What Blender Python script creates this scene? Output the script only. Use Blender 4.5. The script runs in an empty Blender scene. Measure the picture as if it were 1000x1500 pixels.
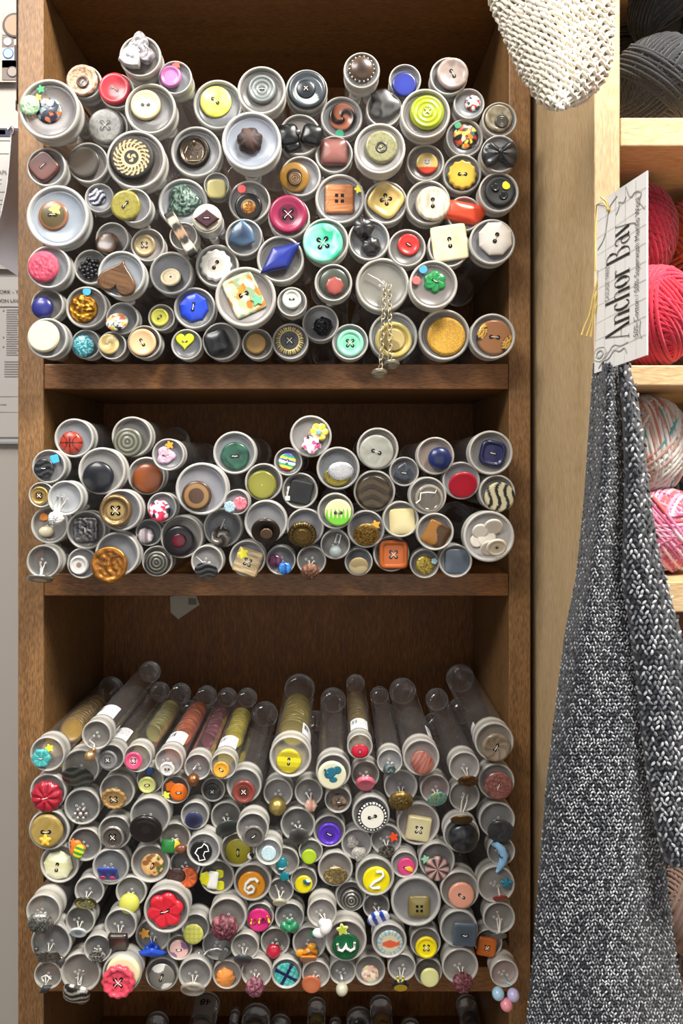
import bpy, math, random
from mathutils import Vector, Matrix, noise
R_ = random.Random(7)
C = bpy.context.scene.collection
F, D, PX, PY, ZC = 1083.0, 0.5415, 490.0, 675.0, 1.35
def W(px, py, d):
    """world point seen at photo pixel px,py at distance d in front of the lens"""
    return Vector(((px-PX)/F*d, d-D, ZC-(py-PY)/F*d))
def lin(h):
    if isinstance(h, (tuple, list)): return tuple(h)
    h = h.lstrip('#')
    if len(h) == 3: h = ''.join(a*2 for a in h)
    v = [int(h[i:i+2], 16)/255 for i in (0, 2, 4)]
    return tuple(x/12.92 if x <= .04045 else ((x+.055)/1.055)**2.4 for x in v)
def mix(a, b, t):
    t = max(0, min(1, t)); return tuple(a[i]*(1-t)+b[i]*t for i in range(3))
# ------------------------------------------------------------ materials
def nodes(name):
    m = bpy.data.materials.new(name); m.use_nodes = True
    nt = m.node_tree; return m, nt, nt.nodes['Principled BSDF']
def setp(p, **k):
    for a, v in k.items():
        p.inputs[a.replace('_', ' ')].default_value = v
def colmat(name, rough=.35, metal=0., alpha=1., coat=0., bump=0., bscale=900., sheen=0.):
    m, nt, p = nodes(name)
    a = nt.nodes.new('ShaderNodeVertexColor'); a.layer_name = 'Col'
    nt.links.new(a.outputs['Color'], p.inputs['Base Color'])
    setp(p, Roughness=rough, Metallic=metal, Alpha=alpha, Coat_Weight=coat, Sheen_Weight=sheen)
    if bump:
        tc = nt.nodes.new('ShaderNodeTexCoord'); n = nt.nodes.new('ShaderNodeTexNoise'); n.inputs['Scale'].default_value = bscale
        b = nt.nodes.new('ShaderNodeBump'); b.inputs['Strength'].default_value = bump; b.inputs['Distance'].default_value = .0004
        nt.links.new(tc.outputs['Object'], n.inputs['Vector'])
        nt.links.new(n.outputs['Fac'], b.inputs['Height']); nt.links.new(b.outputs['Normal'], p.inputs['Normal'])
    return m
def flat(name, c, rough=.5, metal=0., alpha=1., **k):
    m, nt, p = nodes(name); setp(p, Roughness=rough, Metallic=metal, Alpha=alpha, **k)
    p.inputs['Base Color'].default_value = (*lin(c), 1); return m
def wood(name, c1, c2, c3, axis, rough=.45, sc=1., bump=.25):
    m, nt, p = nodes(name); N = nt.nodes.new; L = nt.links.new
    tc = N('ShaderNodeTexCoord'); mp = N('ShaderNodeMapping')
    s = [60*sc]*3; s[axis] = 4*sc; mp.inputs['Scale'].default_value = s
    L(tc.outputs['Object'], mp.inputs['Vector'])
    n1 = N('ShaderNodeTexNoise'); n1.inputs['Scale'].default_value = 1.2; n1.inputs['Detail'].default_value = 6; n1.inputs['Distortion'].default_value = .6
    mp2 = N('ShaderNodeMapping'); s2 = [1300*sc]*3; s2[axis] = 210*sc; mp2.inputs['Scale'].default_value = s2
    L(tc.outputs['Object'], mp2.inputs['Vector'])
    n2 = N('ShaderNodeTexNoise'); n2.inputs['Scale'].default_value = 1.; n2.inputs['Detail'].default_value = 3
    n3 = N('ShaderNodeTexNoise'); n3.inputs['Scale'].default_value = 9.; n3.inputs['Detail'].default_value = 2
    L(mp.outputs[0], n1.inputs['Vector']); L(mp2.outputs[0], n2.inputs['Vector']); L(tc.outputs['Object'], n3.inputs['Vector'])
    r = N('ShaderNodeValToRGB'); e = r.color_ramp.elements
    e[0].position = .32; e[0].color = (*lin(c1), 1); e[1].position = .68; e[1].color = (*lin(c3), 1)
    k = e.new(.5); k.color = (*lin(c2), 1)
    a = N('ShaderNodeMath'); a.operation = 'MULTIPLY_ADD'; a.inputs[1].default_value = .6; L(n2.outputs['Fac'], a.inputs[0])
    b = N('ShaderNodeMath'); b.operation = 'MULTIPLY'; b.inputs[1].default_value = .2; L(n1.outputs['Fac'], b.inputs[0]); L(b.outputs[0], a.inputs[2])
    g = N('ShaderNodeMath'); g.operation = 'MULTIPLY_ADD'; g.inputs[1].default_value = .2; L(n3.outputs['Fac'], g.inputs[0]); L(a.outputs[0], g.inputs[2])
    L(g.outputs[0], r.inputs['Fac']); L(r.outputs['Color'], p.inputs['Base Color'])
    bp = N('ShaderNodeBump'); bp.inputs['Strength'].default_value = bump; bp.inputs['Distance'].default_value = .0005
    L(n2.outputs['Fac'], bp.inputs['Height']); L(bp.outputs['Normal'], p.inputs['Normal'])
    setp(p, Roughness=rough); return m
M = {
 'g': colmat('glossy_button', .3, coat=.18), 'n': colmat('matte_button', .6), 'm': colmat('metal_button', .34, .75, bump=.5),
 'c': colmat('clear_button', .1, alpha=.6, coat=.6), 'f': colmat('fabric_button', .9, bump=1.), 't': colmat('thread', .7),
 's': colmat('paper_sticker', .5), 'yarn': colmat('yarn', .9, sheen=.3, bump=.8, bscale=1500), 'knit': colmat('knit', .9, sheen=.2, bump=.6, bscale=2500),
 'pap': colmat('printed_paper', .6),
}
def capmat(name, c, alpha, rough):
    m, nt, p = nodes(name); N = nt.nodes.new; L = nt.links.new
    setp(p, Roughness=rough, Coat_Weight=.25, Coat_Roughness=.15)
    a = N('ShaderNodeVertexColor'); a.layer_name = 'Col'
    tc = N('ShaderNodeTexCoord'); n = N('ShaderNodeTexNoise'); n.inputs['Scale'].default_value = 130; n.inputs['Detail'].default_value = 3
    L(tc.outputs['Object'], n.inputs['Vector'])
    mr = N('ShaderNodeMapRange'); mr.inputs[3].default_value = alpha-.07; mr.inputs[4].default_value = alpha+.07
    L(n.outputs['Fac'], mr.inputs[0]); L(mr.outputs[0], p.inputs['Alpha'])
    L(a.outputs['Color'], p.inputs['Base Color'])
    return m
M['rim'] = capmat('milky_cap_plastic', '#fff', .80, .3)
M['disc'] = capmat('cloudy_cap_plastic', '#fff', .56, .3)
def glassy():
    m, nt, p = nodes('clear_tube_plastic'); N = nt.nodes.new; L = nt.links.new
    t = N('ShaderNodeBsdfTransparent'); t.inputs[0].default_value = (.95, .955, .96, 1)
    g = N('ShaderNodeBsdfGlossy'); g.inputs['Roughness'].default_value = .12; g.inputs['Color'].default_value = (1, 1, 1, 1)
    d = N('ShaderNodeBsdfDiffuse'); d.inputs[0].default_value = (.75, .75, .75, 1)
    lw = N('ShaderNodeLayerWeight'); lw.inputs[0].default_value = .42
    m1 = N('ShaderNodeMixShader'); m2 = N('ShaderNodeMixShader')
    mr = N('ShaderNodeMapRange'); mr.inputs[3].default_value = .035; mr.inputs[4].default_value = .72
    L(lw.outputs['Facing'], mr.inputs[0]); L(mr.outputs[0], m1.inputs[0]); L(t.outputs[0], m1.inputs[1]); L(g.outputs[0], m1.inputs[2])
    m2.inputs[0].default_value = .035; L(m1.outputs[0], m2.inputs[1]); L(d.outputs[0], m2.inputs[2])
    L(m2.outputs[0], nt.nodes['Material Output'].inputs[0]); nt.nodes.remove(p); return m
M['tube'] = glassy()
# ------------------------------------------------------------ mesh builder
class MB:
    def __init__(s): s.v = []; s.f = []; s.c = []; s.mi = []
    def add(s, vs, fs, cs, mi=0):
        b = len(s.v); s.v += [tuple(v) for v in vs]
        s.f += [tuple(i+b for i in f) for f in fs]; s.mi += [mi]*len(fs)
        s.c += [cs]*len(vs) if isinstance(cs, tuple) else list(cs)
    def box(s, a, b, c=(.5, .5, .5), mi=0):
        x0, y0, z0 = a; x1, y1, z1 = b
        v = [(x, y, z) for x in (x0, x1) for y in (y0, y1) for z in (z0, z1)]
        s.add(v, [(0, 1, 3, 2), (4, 6, 7, 5), (0, 4, 5, 1), (2, 3, 7, 6), (0, 2, 6, 4), (1, 5, 7, 3)], c, mi)
    def tube(s, pts, r, c, n=6, closed=False, mi=0, flatk=1., up=None):
        pts = [Vector(p) for p in pts]; k = len(pts); vs = []; fs = []
        up = Vector((.13, -.9, .31)) if up is None else up
        for i, p in enumerate(pts):
            a = pts[(i+1) % k] if (closed or i < k-1) else p; b = pts[i-1] if (closed or i) else p
            t = (a-b).normalized() if (a-b).length > 1e-9 else Vector((0, 0, 1))
            u = t.cross(up); u = u.normalized() if u.length > 1e-4 else Vector((1, 0, 0)); w = t.cross(u)
            rr = r[i] if isinstance(r, list) else r
            for j in range(n):
                an = 2*math.pi*j/n; vs.append(p+u*rr*math.cos(an)+w*rr*flatk*math.sin(an))
        for i in range(k if closed else k-1):
            for j in range(n):
                a = i*n+j; b = i*n+(j+1) % n; i2 = (i+1) % k
                fs.append((a, b, i2*n+(j+1) % n, i2*n+j))
        if not closed: fs += [tuple(range(n)), tuple(reversed(range((k-1)*n, k*n)))]
        cs = c
        if isinstance(c, list): cs = [c[i] for i in range(k) for j in range(n)]
        s.add(vs, fs, cs, mi)
    def ball(s, p, r, c, nu=8, nv=6, sc=(1, 1, 1), rot=None, mi=0):
        vs = []; fs = []
        for i in range(nv+1):
            ph = math.pi*i/nv
            for j in range(nu):
                th = 2*math.pi*j/nu
                v = Vector((r*sc[0]*math.sin(ph)*math.cos(th), r*sc[1]*math.sin(ph)*math.sin(th), r*sc[2]*math.cos(ph)))
                if rot: v = rot @ v
                vs.append(v+Vector(p))
        for i in range(nv):
            for j in range(nu): fs.append((i*nu+j, (i+1)*nu+j, (i+1)*nu+(j+1) % nu, i*nu+(j+1) % nu))
        s.add(vs, fs, c, mi)
    def lathe(s, prof, n, c, mats=None, cs=None):
        vs = []; fs = []; col = []
        for k, (r, y) in enumerate(prof):
            for j in range(n):
                a = 2*math.pi*j/n; vs.append((r*math.cos(a), y, r*math.sin(a))); col.append(cs[k] if cs else c)
        b = len(s.v); s.add(vs, [], col)
        for k in range(len(prof)-1):
            for j in range(n):
                s.f.append(tuple(b+q for q in (k*n+j, k*n+(j+1) % n, (k+1)*n+(j+1) % n, (k+1)*n+j))); s.mi.append(mats[k] if mats else 0)
    def build(s, name, mats, parent=None, loc=None, smooth=True, sub=None):
        me = bpy.data.meshes.new(name)
        o0 = Vector(sub) if sub is not None else None
        v = [tuple(Vector(p)-o0) for p in s.v] if o0 is not None else s.v
        me.from_pydata(v, [], s.f)
        for m in (mats if isinstance(mats, list) else [mats]): me.materials.append(m)
        me.polygons.foreach_set('material_index', s.mi)
        me.polygons.foreach_set('use_smooth', [smooth]*len(s.f))
        ca = me.color_attributes.new('Col', 'FLOAT_COLOR', 'POINT')
        ca.data.foreach_set('color', [x for c in s.c for x in (c[0], c[1], c[2], 1.)])
        me.update()
        o = bpy.data.objects.new(name, me); C.objects.link(o)
        if parent is not None: o.parent = parent
        if loc is not None: o.location = loc
        return o
def tag(o, label, cat, group=None, kind=None):
    o['label'] = label; o['category'] = cat
    if group: o['group'] = group
    if kind: o['kind'] = kind
    return o
def empty(name, loc):
    o = bpy.data.objects.new(name, None); C.objects.link(o); o.location = loc; o.empty_display_size = .01; return o
def bevel(o, w=.001, n=2):
    m = o.modifiers.new('bevel', 'BEVEL'); m.width = w; m.segments = n; m.limit_method = 'ANGLE'; return o
# ------------------------------------------------------------ button shapes (polar outline, profile, pattern)
def poly(n):
    return lambda t: math.cos(math.pi/n)/math.cos((t % (2*math.pi/n))-math.pi/n)
def o_sq(k):
    def f(t):
        c, s_ = abs(math.cos(t)), abs(math.sin(t)); return 1/((c**k+s_**k)**(1/k))
    return f
HT = sorted((math.atan2(z, x) % (2*math.pi), math.hypot(x, z)) for x, z in ((math.sin(q)**3*16/15, (13*math.cos(q)-5*math.cos(2*q)-2*math.cos(3*q)-math.cos(4*q)+2)/15) for q in [i*math.pi/180 for i in range(360)]))
def o_heart(t): return min(HT, key=lambda h: abs(h[0]-t % (2*math.pi)))[1]
def o_leaf(t): return 1/(abs(math.cos(t))**1.15/1.25+abs(math.sin(t))/.62)
SH = {'o': lambda t: 1., 'sq': o_sq(7), 'rsq': o_sq(3.6), 'sqr': o_sq(14), 'oct': poly(8), 'hex': poly(6), 'tri': lambda t: .72+.34*(poly(3)(t+math.pi/2)-.5)*1.3,
      'heart': o_heart, 'leaf': o_leaf, 'star': lambda t: .5+.5*abs(((t-math.pi/2)/(math.pi*.4)) % 1*2-1)**1.1,
      'fl6': lambda t: .82+.18*abs(math.cos(3*t)), 'fl8': lambda t: .85+.15*abs(math.cos(4*t)), 'fl5': lambda t: .72+.28*abs(math.cos(2.5*t+.8)),
      'scal': lambda t: .95+.05*math.cos(12*t), 'gear': lambda t: .96+.04*math.cos(30*t), 'bow': lambda t: .36+.64*min(1, abs(math.cos(t))/.66)**3,
      'drop': lambda t: .78+.25*max(0, math.sin(t+.6))**3, 'blob': lambda t: .85+.1*math.cos(3*t+.5)+.06*math.cos(5*t), 'knob': lambda t: .93+.05*math.cos(7*t+1)+.03*math.cos(11*t),
      'half': lambda t: 1. if math.sin(t) < 0 else 1/(abs(math.cos(t))+5*abs(math.sin(t))+1e-6) if abs(math.cos(t)) < .98 else 1.,
      'rhomb': lambda t: 1/(abs(math.cos(t))+abs(math.sin(t))/.72), 'shell': lambda t: .8+.22*math.cos(3*t+.6)+.05*math.sin(7*t), 'oval': lambda t: 1/math.sqrt(math.cos(t)**2+(math.sin(t)/.72)**2)}
def P_flat(r): return 1-max(0, (r-.86)/.14)**2*.5
def P_dome(r): return .25+.75*math.sqrt(max(0, 1-r*r))
def P_dish(r): return (.55+.45*min(1, r/.8)**3)*(1-max(0, (r-.88)/.12)**2*.4)
def P_rim(r): return .6 if r < .68 else (.6+.4*math.sin((r-.68)/.32*math.pi)**.6 if r < .99 else .5)
def P_step(r): return .6+.4*(math.cos(r*19)*.5+.5)
def P_bump(r): return .5+.5*math.cos(min(1, r)*math.pi*.5)
PR = {'flat': P_flat, 'dome': P_dome, 'dish': P_dish, 'rim': P_rim, 'step': P_step, 'bump': P_bump}
def nz(u, v, k, sd): return noise.noise(Vector((u*k+sd*3.1, v*k-sd, sd*7.7)))
def pattern(pat, u, v, rho, th, c, c2, sd, cl):
    """returns colour, relief"""
    if not pat: return c, 0
    if pat == 'marble': return mix(c, c2, .5+1.3*nz(u+nz(u, v, 2, sd)*.5, v, 2.2, sd)), 0
    if pat == 'rings': t = math.cos(rho*22)*.5+.5; return mix(c, c2, t), .25*t
    if pat == 'ring': return (c2 if .55 < rho < .8 else c), 0
    if pat == 'ctr': return (c2 if rho < .5 else c), 0
    if pat == 'ctrs': return (c2 if rho < .3 else c), 0
    if pat == 'rim': return (c2 if rho > .8 else c), 0
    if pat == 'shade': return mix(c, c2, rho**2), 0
    if pat == 'dots': return ((1, 1, 1) if .84 < rho < .93 and math.cos(th*26) > 0 else c2 if rho > .78 else c), 0
    if pat == 'comb': return (c2 if (.72 < rho and math.cos(th*34) > -.1) or .66 < rho < .72 else c), (.3 if rho > .7 and math.cos(th*34) > 0 else 0)
    if pat == 'stripe': return (c2 if math.sin(u*9+sd) > 0 else c), 0
    if pat == 'radial': t = math.cos(th*8)*.5+.5; return mix(c, c2, t), .25*t
    if pat == 'petal': t = abs(math.cos(th*4)) if rho > .3 else 1; return mix(c2, c, t**.5), .5*t*(rho*(1.2-rho)*2)
    if pat == 'petal6': t = abs(math.cos(th*3+.5)) if rho > .25 else 1; return mix(c2, c, min(1, t*3)), .4*min(1, t*2.5)*rho
    if pat == 'spin': t = (th*7/(2*math.pi)+rho*.9) % 1; return mix(c2, c, .3+t*.9), .4*t*rho
    if pat == 'wave': t = math.sin(v*11+math.sin(u*3.2+sd)*2.2); return (c2 if t > .3 else c), .12*(t > .3)
    if pat == 'zig': t = math.sin(v*10+2.5*abs(math.sin(u*4+sd))); return (c2 if t > .2 else c), .2*(t > .2)
    if pat == 'wood': t = nz(u*.6, v*6, 1.6, sd)+.4*nz(u, v*20, 1.4, sd); return mix(c, c2, .5+1.3*t), 0
    if pat == 'speck': return (c2 if nz(u, v, 9, sd) > .12 else c), 0
    if pat == 'relief': t = nz(u, v, 4.5, sd); return mix(c, c2, .5+2*t), .55*t
    if pat == 'fili': t = abs(nz(u, v, 6, sd)); return mix(c, c2, 1-t*5), .6*t
    if pat == 'crease': t = abs(nz(u*1.5, v, 4, sd)); return mix(c2, c, t*5), .5*t
    if pat == 'glit': return mix(c, c2, .5+1.6*nz(u, v, 26, sd)), 0
    if pat == 'multi': 
        q = noise.voronoi(Vector((u*3.1+sd, v*3.1, sd)))[1][0]; k = int((q[0]*7.3+q[1]*13.7+q[2]*3.1)*11) % len(cl); return cl[k], .05*(k % 2)
    if pat == 'bands': k = int((u*.5+.5)*len(cl)*.999); return cl[max(0, min(len(cl)-1, k))], 0
    if pat == 'plaid': return (c2 if abs(u) < .14 or abs(v) < .14 else c if (math.sin(u*17) > .5 or math.sin(v*17) > .5) else mix(c, (1, 1, 1), .15)), 0
    if pat == 'grid': return (c2 if math.sin(u*14) > .8 or math.sin(v*14) > .8 else c), 0
    if pat == 'half': return (c2 if u+.25*math.sin(v*3) > 0 else c), 0
    if pat == 'swirl': t = math.sin(th*2+rho*6+sd); return mix(c, c2, .5+t), .15*t
    if pat == 'wreath': 
        if .45 < rho < .8: t = math.sin(th*20+(rho-.62)*20); return (c2 if t > 0 and abs(rho-.625) > .02 else c), .2*(t > 0)
        return (c if .33 < rho < .45 or rho > .93 and False else (c2 if rho > .8 or .2 < rho < .33 else (c2 if math.sin(th*3+rho*20) > 0 else c))), .15*(rho > .8)
    if pat == 'basket':
        t = min(abs(u), abs(v), abs((u*u+v*v)**.5-.0) if False else 9, abs((u-.95)**2+v*v-.5), abs((u+.95)**2+v*v-.5)); return (c2 if t < .05 else c), 0
    if pat == 'panel': k = (int((u+1.2)*2.6)+int((v+1.2)*2.1)*3) % 3; return [c, c2, mix(c, c2, .5)][k], 0
    if pat == 'lens': return (c2 if (u-.75)**2+(v-.55)**2 < .28 or (u+.7)**2+(v+.75)**2 < .24 else c), 0
    if pat == 'lens2': 
        a, b = (u+1.02)**2+(v-.3)**2, (u-1.02)**2+(v+.4)**2; q = min(a, b)
        return (mix(c2, c2, 1) if q < .30 and math.sin(math.sqrt(q)*38) > -.6 else (.02, .01, .01) if q < .35 else c), 0
    if pat == 'grass': return (mix(c, c2, 1) if v < -.05+.35*math.sin(u*21) and v > -.95 else c), 0
    if pat == 'face': 
        return ((.02, .01, .01) if (abs(abs(u)-.15) < .05 and abs(v-.22) < .06) or (abs(math.hypot(u, v-.12)-.2) < .035 and v < .05) else c2 if math.hypot(u, v-.1) < .38 else (lin('#a8321c') if v < -.35 else c)), 0
    if pat == 'mosaic': return (lin('#c8563a') if (abs(u) < .6 and abs(v+.05) < .32*(1-abs(u))) or (u > .45 and abs(v) < (u-.4)*.7 and rho < .75) else (c2 if rho > .62 and math.sin(th*30) > -.6 else c)), 0
    return c, 0
def polar(mb, kmat, r, c, c2=None, s='o', pat='', pr='flat', h=.22, seed=1, cl=None, mi=0):
    """adds one button body; kmat maps local px units (x right, y away, z up) to world"""
    nt = 48 if r >= 16 else 36 if r > 11 else 26
    nr = (16 if pat else 9) if r >= 16 else (11 if pat else 7)
    if pat in ('wreath', 'dots', 'comb', 'glit', 'grass'): nt, nr = 120, 24
    of, pf = SH[s], PR[pr]; H = h*r; vs = []; cs = []
    for i in range(nr+1):
        rho = (i/nr)**.85 if i else 0.
        for j in range(nt):
            th = 2*math.pi*j/nt; q = of(th)*rho; u, v = q*math.cos(th), q*math.sin(th)
            col, rel = pattern(pat, u, v, rho, th, c, c2, seed, cl)
            edge = 1-max(0, (rho-.8)/.2)
            vs.append(kmat @ Vector((u*r, -H*(pf(rho)+rel*edge), v*r))); cs.append(col)
    for (e, yy) in ((1.0, .18), (.97, 0)):
        for j in range(nt):
            th = 2*math.pi*j/nt; q = of(th)*e
            vs.append(kmat @ Vector((q*math.cos(th)*r, -H*yy, q*math.sin(th)*r))); cs.append(cs[nr*nt+j])
    # back face centre
    fs = [(i*nt+j, i*nt+(j+1) % nt, (i+1)*nt+(j+1) % nt, (i+1)*nt+j) for i in range(nr+2) for j in range(nt)]
    fs.append(tuple(reversed(range((nr+2)*nt, (nr+3)*nt))))
    mb.add(vs, fs, cs, mi)
    return H*pf(.1)
# element constructors (x, y = place on the photo in px)
def b(x, y, r, c, c2=None, **k): return dict(t='b', x=x, y=y, r=r, c=c, c2=c2, **k)
def st(x, y, c, s='star', r=7, rot=15): return dict(t='s', x=x, y=y, c=c, s=s, r=r, rot=rot)
def ln(pts, w, c, up=3, m='n'): return dict(t='l', pts=pts, w=w, c=c, up=up, m=m)
def pearl(x, y, r, c, m='g', up=0): return dict(t='p', x=x, y=y, r=r, c=c, m=m, up=up)
TUBES = []
def T(sh, cx, cy, R, desc, *el, p=None, tint=None, L=.148, lab=0, fill=None, hang=None): TUBES.append(dict(sh=sh, cx=cx, cy=cy, R=R, desc=desc, el=el, p=p, tint=tint, L=L, lab=lab, fill=fill, hang=hang))
# ------------------------------------------------------------ every tube of the photograph: place, radius, words for its label, its button
# top shelf
T(0,74,163,45,'paisley blue and orange button beside pale green one', b(46,158,15,'#a9c4a0','#5c7a5c',pat='fili',pr='dome'), b(74,166,19,'#1d2440',pat='multi',pr='dome',cl=['#1c2238','#c8642e','#e8e4dc','#1c2238','#6c8a8a','#241d30']), st(62,134,'#2f9a5c'), st(58,146,'#f1e23c',r=6))
T(0,124,120,25,'speckled tan ring button with brown hollow centre', b(121,119,23,'#c0a184','#8d6e55',pat='speck',pr='dish'), b(121,120,9,'#4a3224',pr='dish',ho=2,up=4,rot=60))
T(0,176,131,26,'plain red two-hole button at upper left', b(173,129,23,'#c23440',pr='dish',ho=2,rot=-30))
T(0,213,91,31,'folded mother-of-pearl shell chip topping the heap', b(212,84,26,'#98949a','#4c403e',s='shell',pat='crease',pr='flat',rot=-25,h=.3), b(201,96,20,'#8d8c96','#c4bcb6',s='tri',pat='marble',rot=160,h=.5,ho=2), p=.045)
T(0,250,112,25,'mauve pink button and orange star sticker', b(244,112,16,'#b8679f',pr='rim',h=.3), st(252,94,'#e8502c'), p=.038)
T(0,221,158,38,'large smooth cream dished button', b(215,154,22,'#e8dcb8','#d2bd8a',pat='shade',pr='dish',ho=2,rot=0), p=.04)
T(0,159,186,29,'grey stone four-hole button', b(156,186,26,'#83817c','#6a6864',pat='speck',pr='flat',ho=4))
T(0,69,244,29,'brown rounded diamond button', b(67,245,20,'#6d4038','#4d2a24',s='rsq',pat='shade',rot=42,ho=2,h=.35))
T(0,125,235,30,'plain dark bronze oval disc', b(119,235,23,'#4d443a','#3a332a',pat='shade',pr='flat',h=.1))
T(0,200,233,44,'black and gold laurel wreath medallion button', b(195,232,33,'#c9b184','#14100c',pat='wreath',pr='flat',m='n',h=.16), p=.04)
T(0,312,150,37,'marbled yellow button in the top row', b(309,147,23,'#d8d23c','#eee87c',pat='marble',pr='dome',h=.2,ho=2,rot=-40))
T(0,382,132,36,'smoky green-grey stepped button', b(383,132,21,'#5d6462','#7f8583',pat='rings',pr='dish',ho=2,m='g'), p=.038)
T(0,449,132,31,'dark grey button with pale crescent', b(450,133,28,'#30363c','#9aa6a6',pat='ctr',pr='dish',rot=20), b(452,136,22,'#a3b0ae','#3a4146',pat='half',pr='flat',h=.3,rot=40), b(448,131,14,'#1b2026',pr='dome',ho=4,up=6))
T(0,287,222,38,'dark bronze button embossed with a crown', b(284,223,24,'#4a4037','#2c2620',pat='rim',pr='rim',m='m'), ln([(270,225),(275,214),(281,220),(284,209),(289,220),(296,215),(297,227),(294,236),(274,236),(270,225)],2.4,'#8a7b66',m='m'), ln([(274,240),(284,242),(295,239)],2.4,'#8a7b66',m='m'), pearl(284,209,2.6,'#8a7b66','m',4), ln([(279,225),(279,233)],2,'#8a7b66',m='m'), ln([(289,224),(289,233)],2,'#8a7b66',m='m'))
T(0,367,215,44,'woven dark brown leather knot button', b(365,216,20,'#4a3129','#24150f',s='knob',pat='panel',pr='dome',h=.7,m='n',rot=25), p=.042, tint='#b4bccb')
T(0,439,197,31,'large glossy black bow', b(421,200,17,'#0b0b0d',s='rsq',pr='dome',h=.6,rot=10), b(457,199,16,'#0b0b0d',s='rsq',pr='dome',h=.6,rot=-15), b(427,212,12,'#0b0b0d',s='rsq',pr='dome',h=.5,rot=20), pearl(437,195,4,'#8d8a85','m',8))
T(0,504,168,31,'mottled rust and black button, green sticker below', b(505,169,20,'#b06a4c','#1c0c0c',pat='swirl',pr='dish'), st(501,192,'#2f9a78','o',6))
T(0,490,222,28,'glassy mauve-brown square button', b(490,220,20,'#8d5a52','#5c3430',s='sq',pat='shade',pr='dome',h=.5))
T(0,440,258,30,'amber button with dark ringed middle', b(431,260,22,'#8a6420','#2c1a0a',pat='ctr',pr='dome'), b(432,262,10,'#20140c','#7d5c34',pat='rings',pr='flat',up=6))
T(0,317,271,19,'small khaki rounded square button', b(317,277,14,'#b5aa6e',s='rsq',pr='flat',h=.2))
T(0,366,287,31,'black ringed button with copper centre, red dot sticker', b(365,296,20,'#15110f','#a8916e',pat='ctr',pr='flat'), b(365,297,10,'#a8703a','#2c1a0e',pat='fili',pr='dome',m='m',up=4), st(355,269,'#f05a5c','o',6))
T(0,423,318,31,'glossy burgundy dished button', b(422,315,28,'#8a1f45','#5e1230',pat='ctr',pr='dish',ho=4), p=.04)
T(0,267,297,37,'crinkled dark green fabric-like button', b(268,294,27,'#2f463c','#8fa89a',s='blob',pat='crease',pr='dome',h=.3))
T(0,526,112,27,'dark brown dome with silver beaded edge', b(526,111,18,'#2c1c14','#5c4838',pat='shade',pr='dome',h=.5), *[pearl(526+18*math.cos(i*.35),111+18*math.sin(i*.35),1.5,'#c9c4bc','m',1) for i in range(18)], p=.04)
T(0,593,117,24,'plain cobalt blue disc', b(592,125,18,'#1e2f93','#151f6c',pat='shade',pr='flat'))
T(0,658,112,28,'iridescent grey-brown dished button, top right', b(663,110,23,'#857670','#a09088',pat='marble',pr='dish',ho=2,rot=-60))
T(0,561,158,27,'black stone-like marbled button', b(561,152,25,'#131414','#5c5c5c',pat='marble',pr='dome',s='blob'))
T(0,623,168,37,'lime green button with concentric ridges', b(625,168,25,'#a9b82a','#86941a',pat='rings',pr='flat',ho=4), p=.036)
T(0,686,153,23,'little white button flecked red and blue', b(691,153,12,'#e4e0da',pat='multi',pr='dome',cl=['#e6e2dc','#e6e2dc','#1f4a6c','#e6e2dc','#c03030','#2c3c34'],h=.4))
T(0,731,175,26,'pearly olive-grey button against right wall', b(729,174,20,'#6c6250','#a19880',pat='marble',pr='dish'), b(734,178,10,'#2a2620','#4c463a',pat='rings',up=4))
T(0,681,200,28,'comic-print orange and yellow round button', b(682,199,18,'#e8862c',pat='multi',pr='dome',h=.25,cl=['#e8862c','#efe6c4','#1b1b1b','#c9442c','#e8d85a','#3c5c54']), st(671,182,'#3a9a6c','o',5))
T(0,731,228,28,'black fan-pleated bow shape', b(731,230,27,'#121214','#2e2e32',s='bow',pat='radial',pr='dome',h=.3), p=.03)
T(0,557,222,38,'plain olive-grey button with dark thread hole', b(559,221,24,'#8c8a66','#7a7856',pat='speck',pr='flat'), b(559,221,9,'#35322a',pr='dish',ho=2,up=4,rot=30), p=.038)
T(0,623,238,28,'tan button showing a smiling pale face', b(625,240,16,'#b9a05a','#b4ada4',pat='face',pr='flat'))
T(0,677,253,29,'mustard yellow button with wavy edge', b(677,256,22,'#cdb245','#b3952c',s='scal',pat='shade',pr='flat',ho=2))
T(0,728,284,30,'matt black two-ring button with yellow dot', b(729,284,22,'#1d2023','#14171a',pat='shade',pr='dish',m='n'), b(723,277,6,'#101214',pr='rim',up=4), b(735,289,6,'#101214',pr='rim',up=4), st(739,274,'#e9de2e','o',6))
T(0,498,291,37,'copper brown square button with four square holes', b(497,292,21,'#a8653c','#c88a5c',s='sqr',pat='wood',pr='flat',ho='sq4',rot=0), st(525,277,'#e8dc3c'))
T(0,566,292,32,'tan diamond-set square button with raised rim', b(566,289,24,'#cdb06a','#b2924a',s='rsq',pr='rim',rot=55,ho=4))
T(0,628,295,33,'grained bone-white two-hole button', b(634,298,25,'#d9cfc0','#a89a86',pat='wood',pr='flat',ho=2,rot=90))
T(0,686,309,26,'slanted bright orange toggle', b(684,308,15,'#d8492a',s='sqr',pr='dome',h=.8,rot=0,sx=2.1,skew=.45))
T(0,540,351,31,'two black leather knots', b(532,334,16,'#111','#2c2c2c',s='knob',pat='panel',pr='dome',h=.6), b(543,361,15,'#0f0f10','#2a2a2a',s='knob',pat='panel',pr='dome',h=.6,rot=50))
T(0,596,363,28,'small plain red button', b(598,359,16,'#c22a26','#8f1814',pat='ctrs',pr='dish',ho=2,rot=-35))
T(0,658,359,31,'pale cream square two-hole button', b(659,354,26,'#d6c49a','#e2d8b8',s='sqr',pat='marble',pr='flat',ho=2,rot=98,h=.12))
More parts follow.
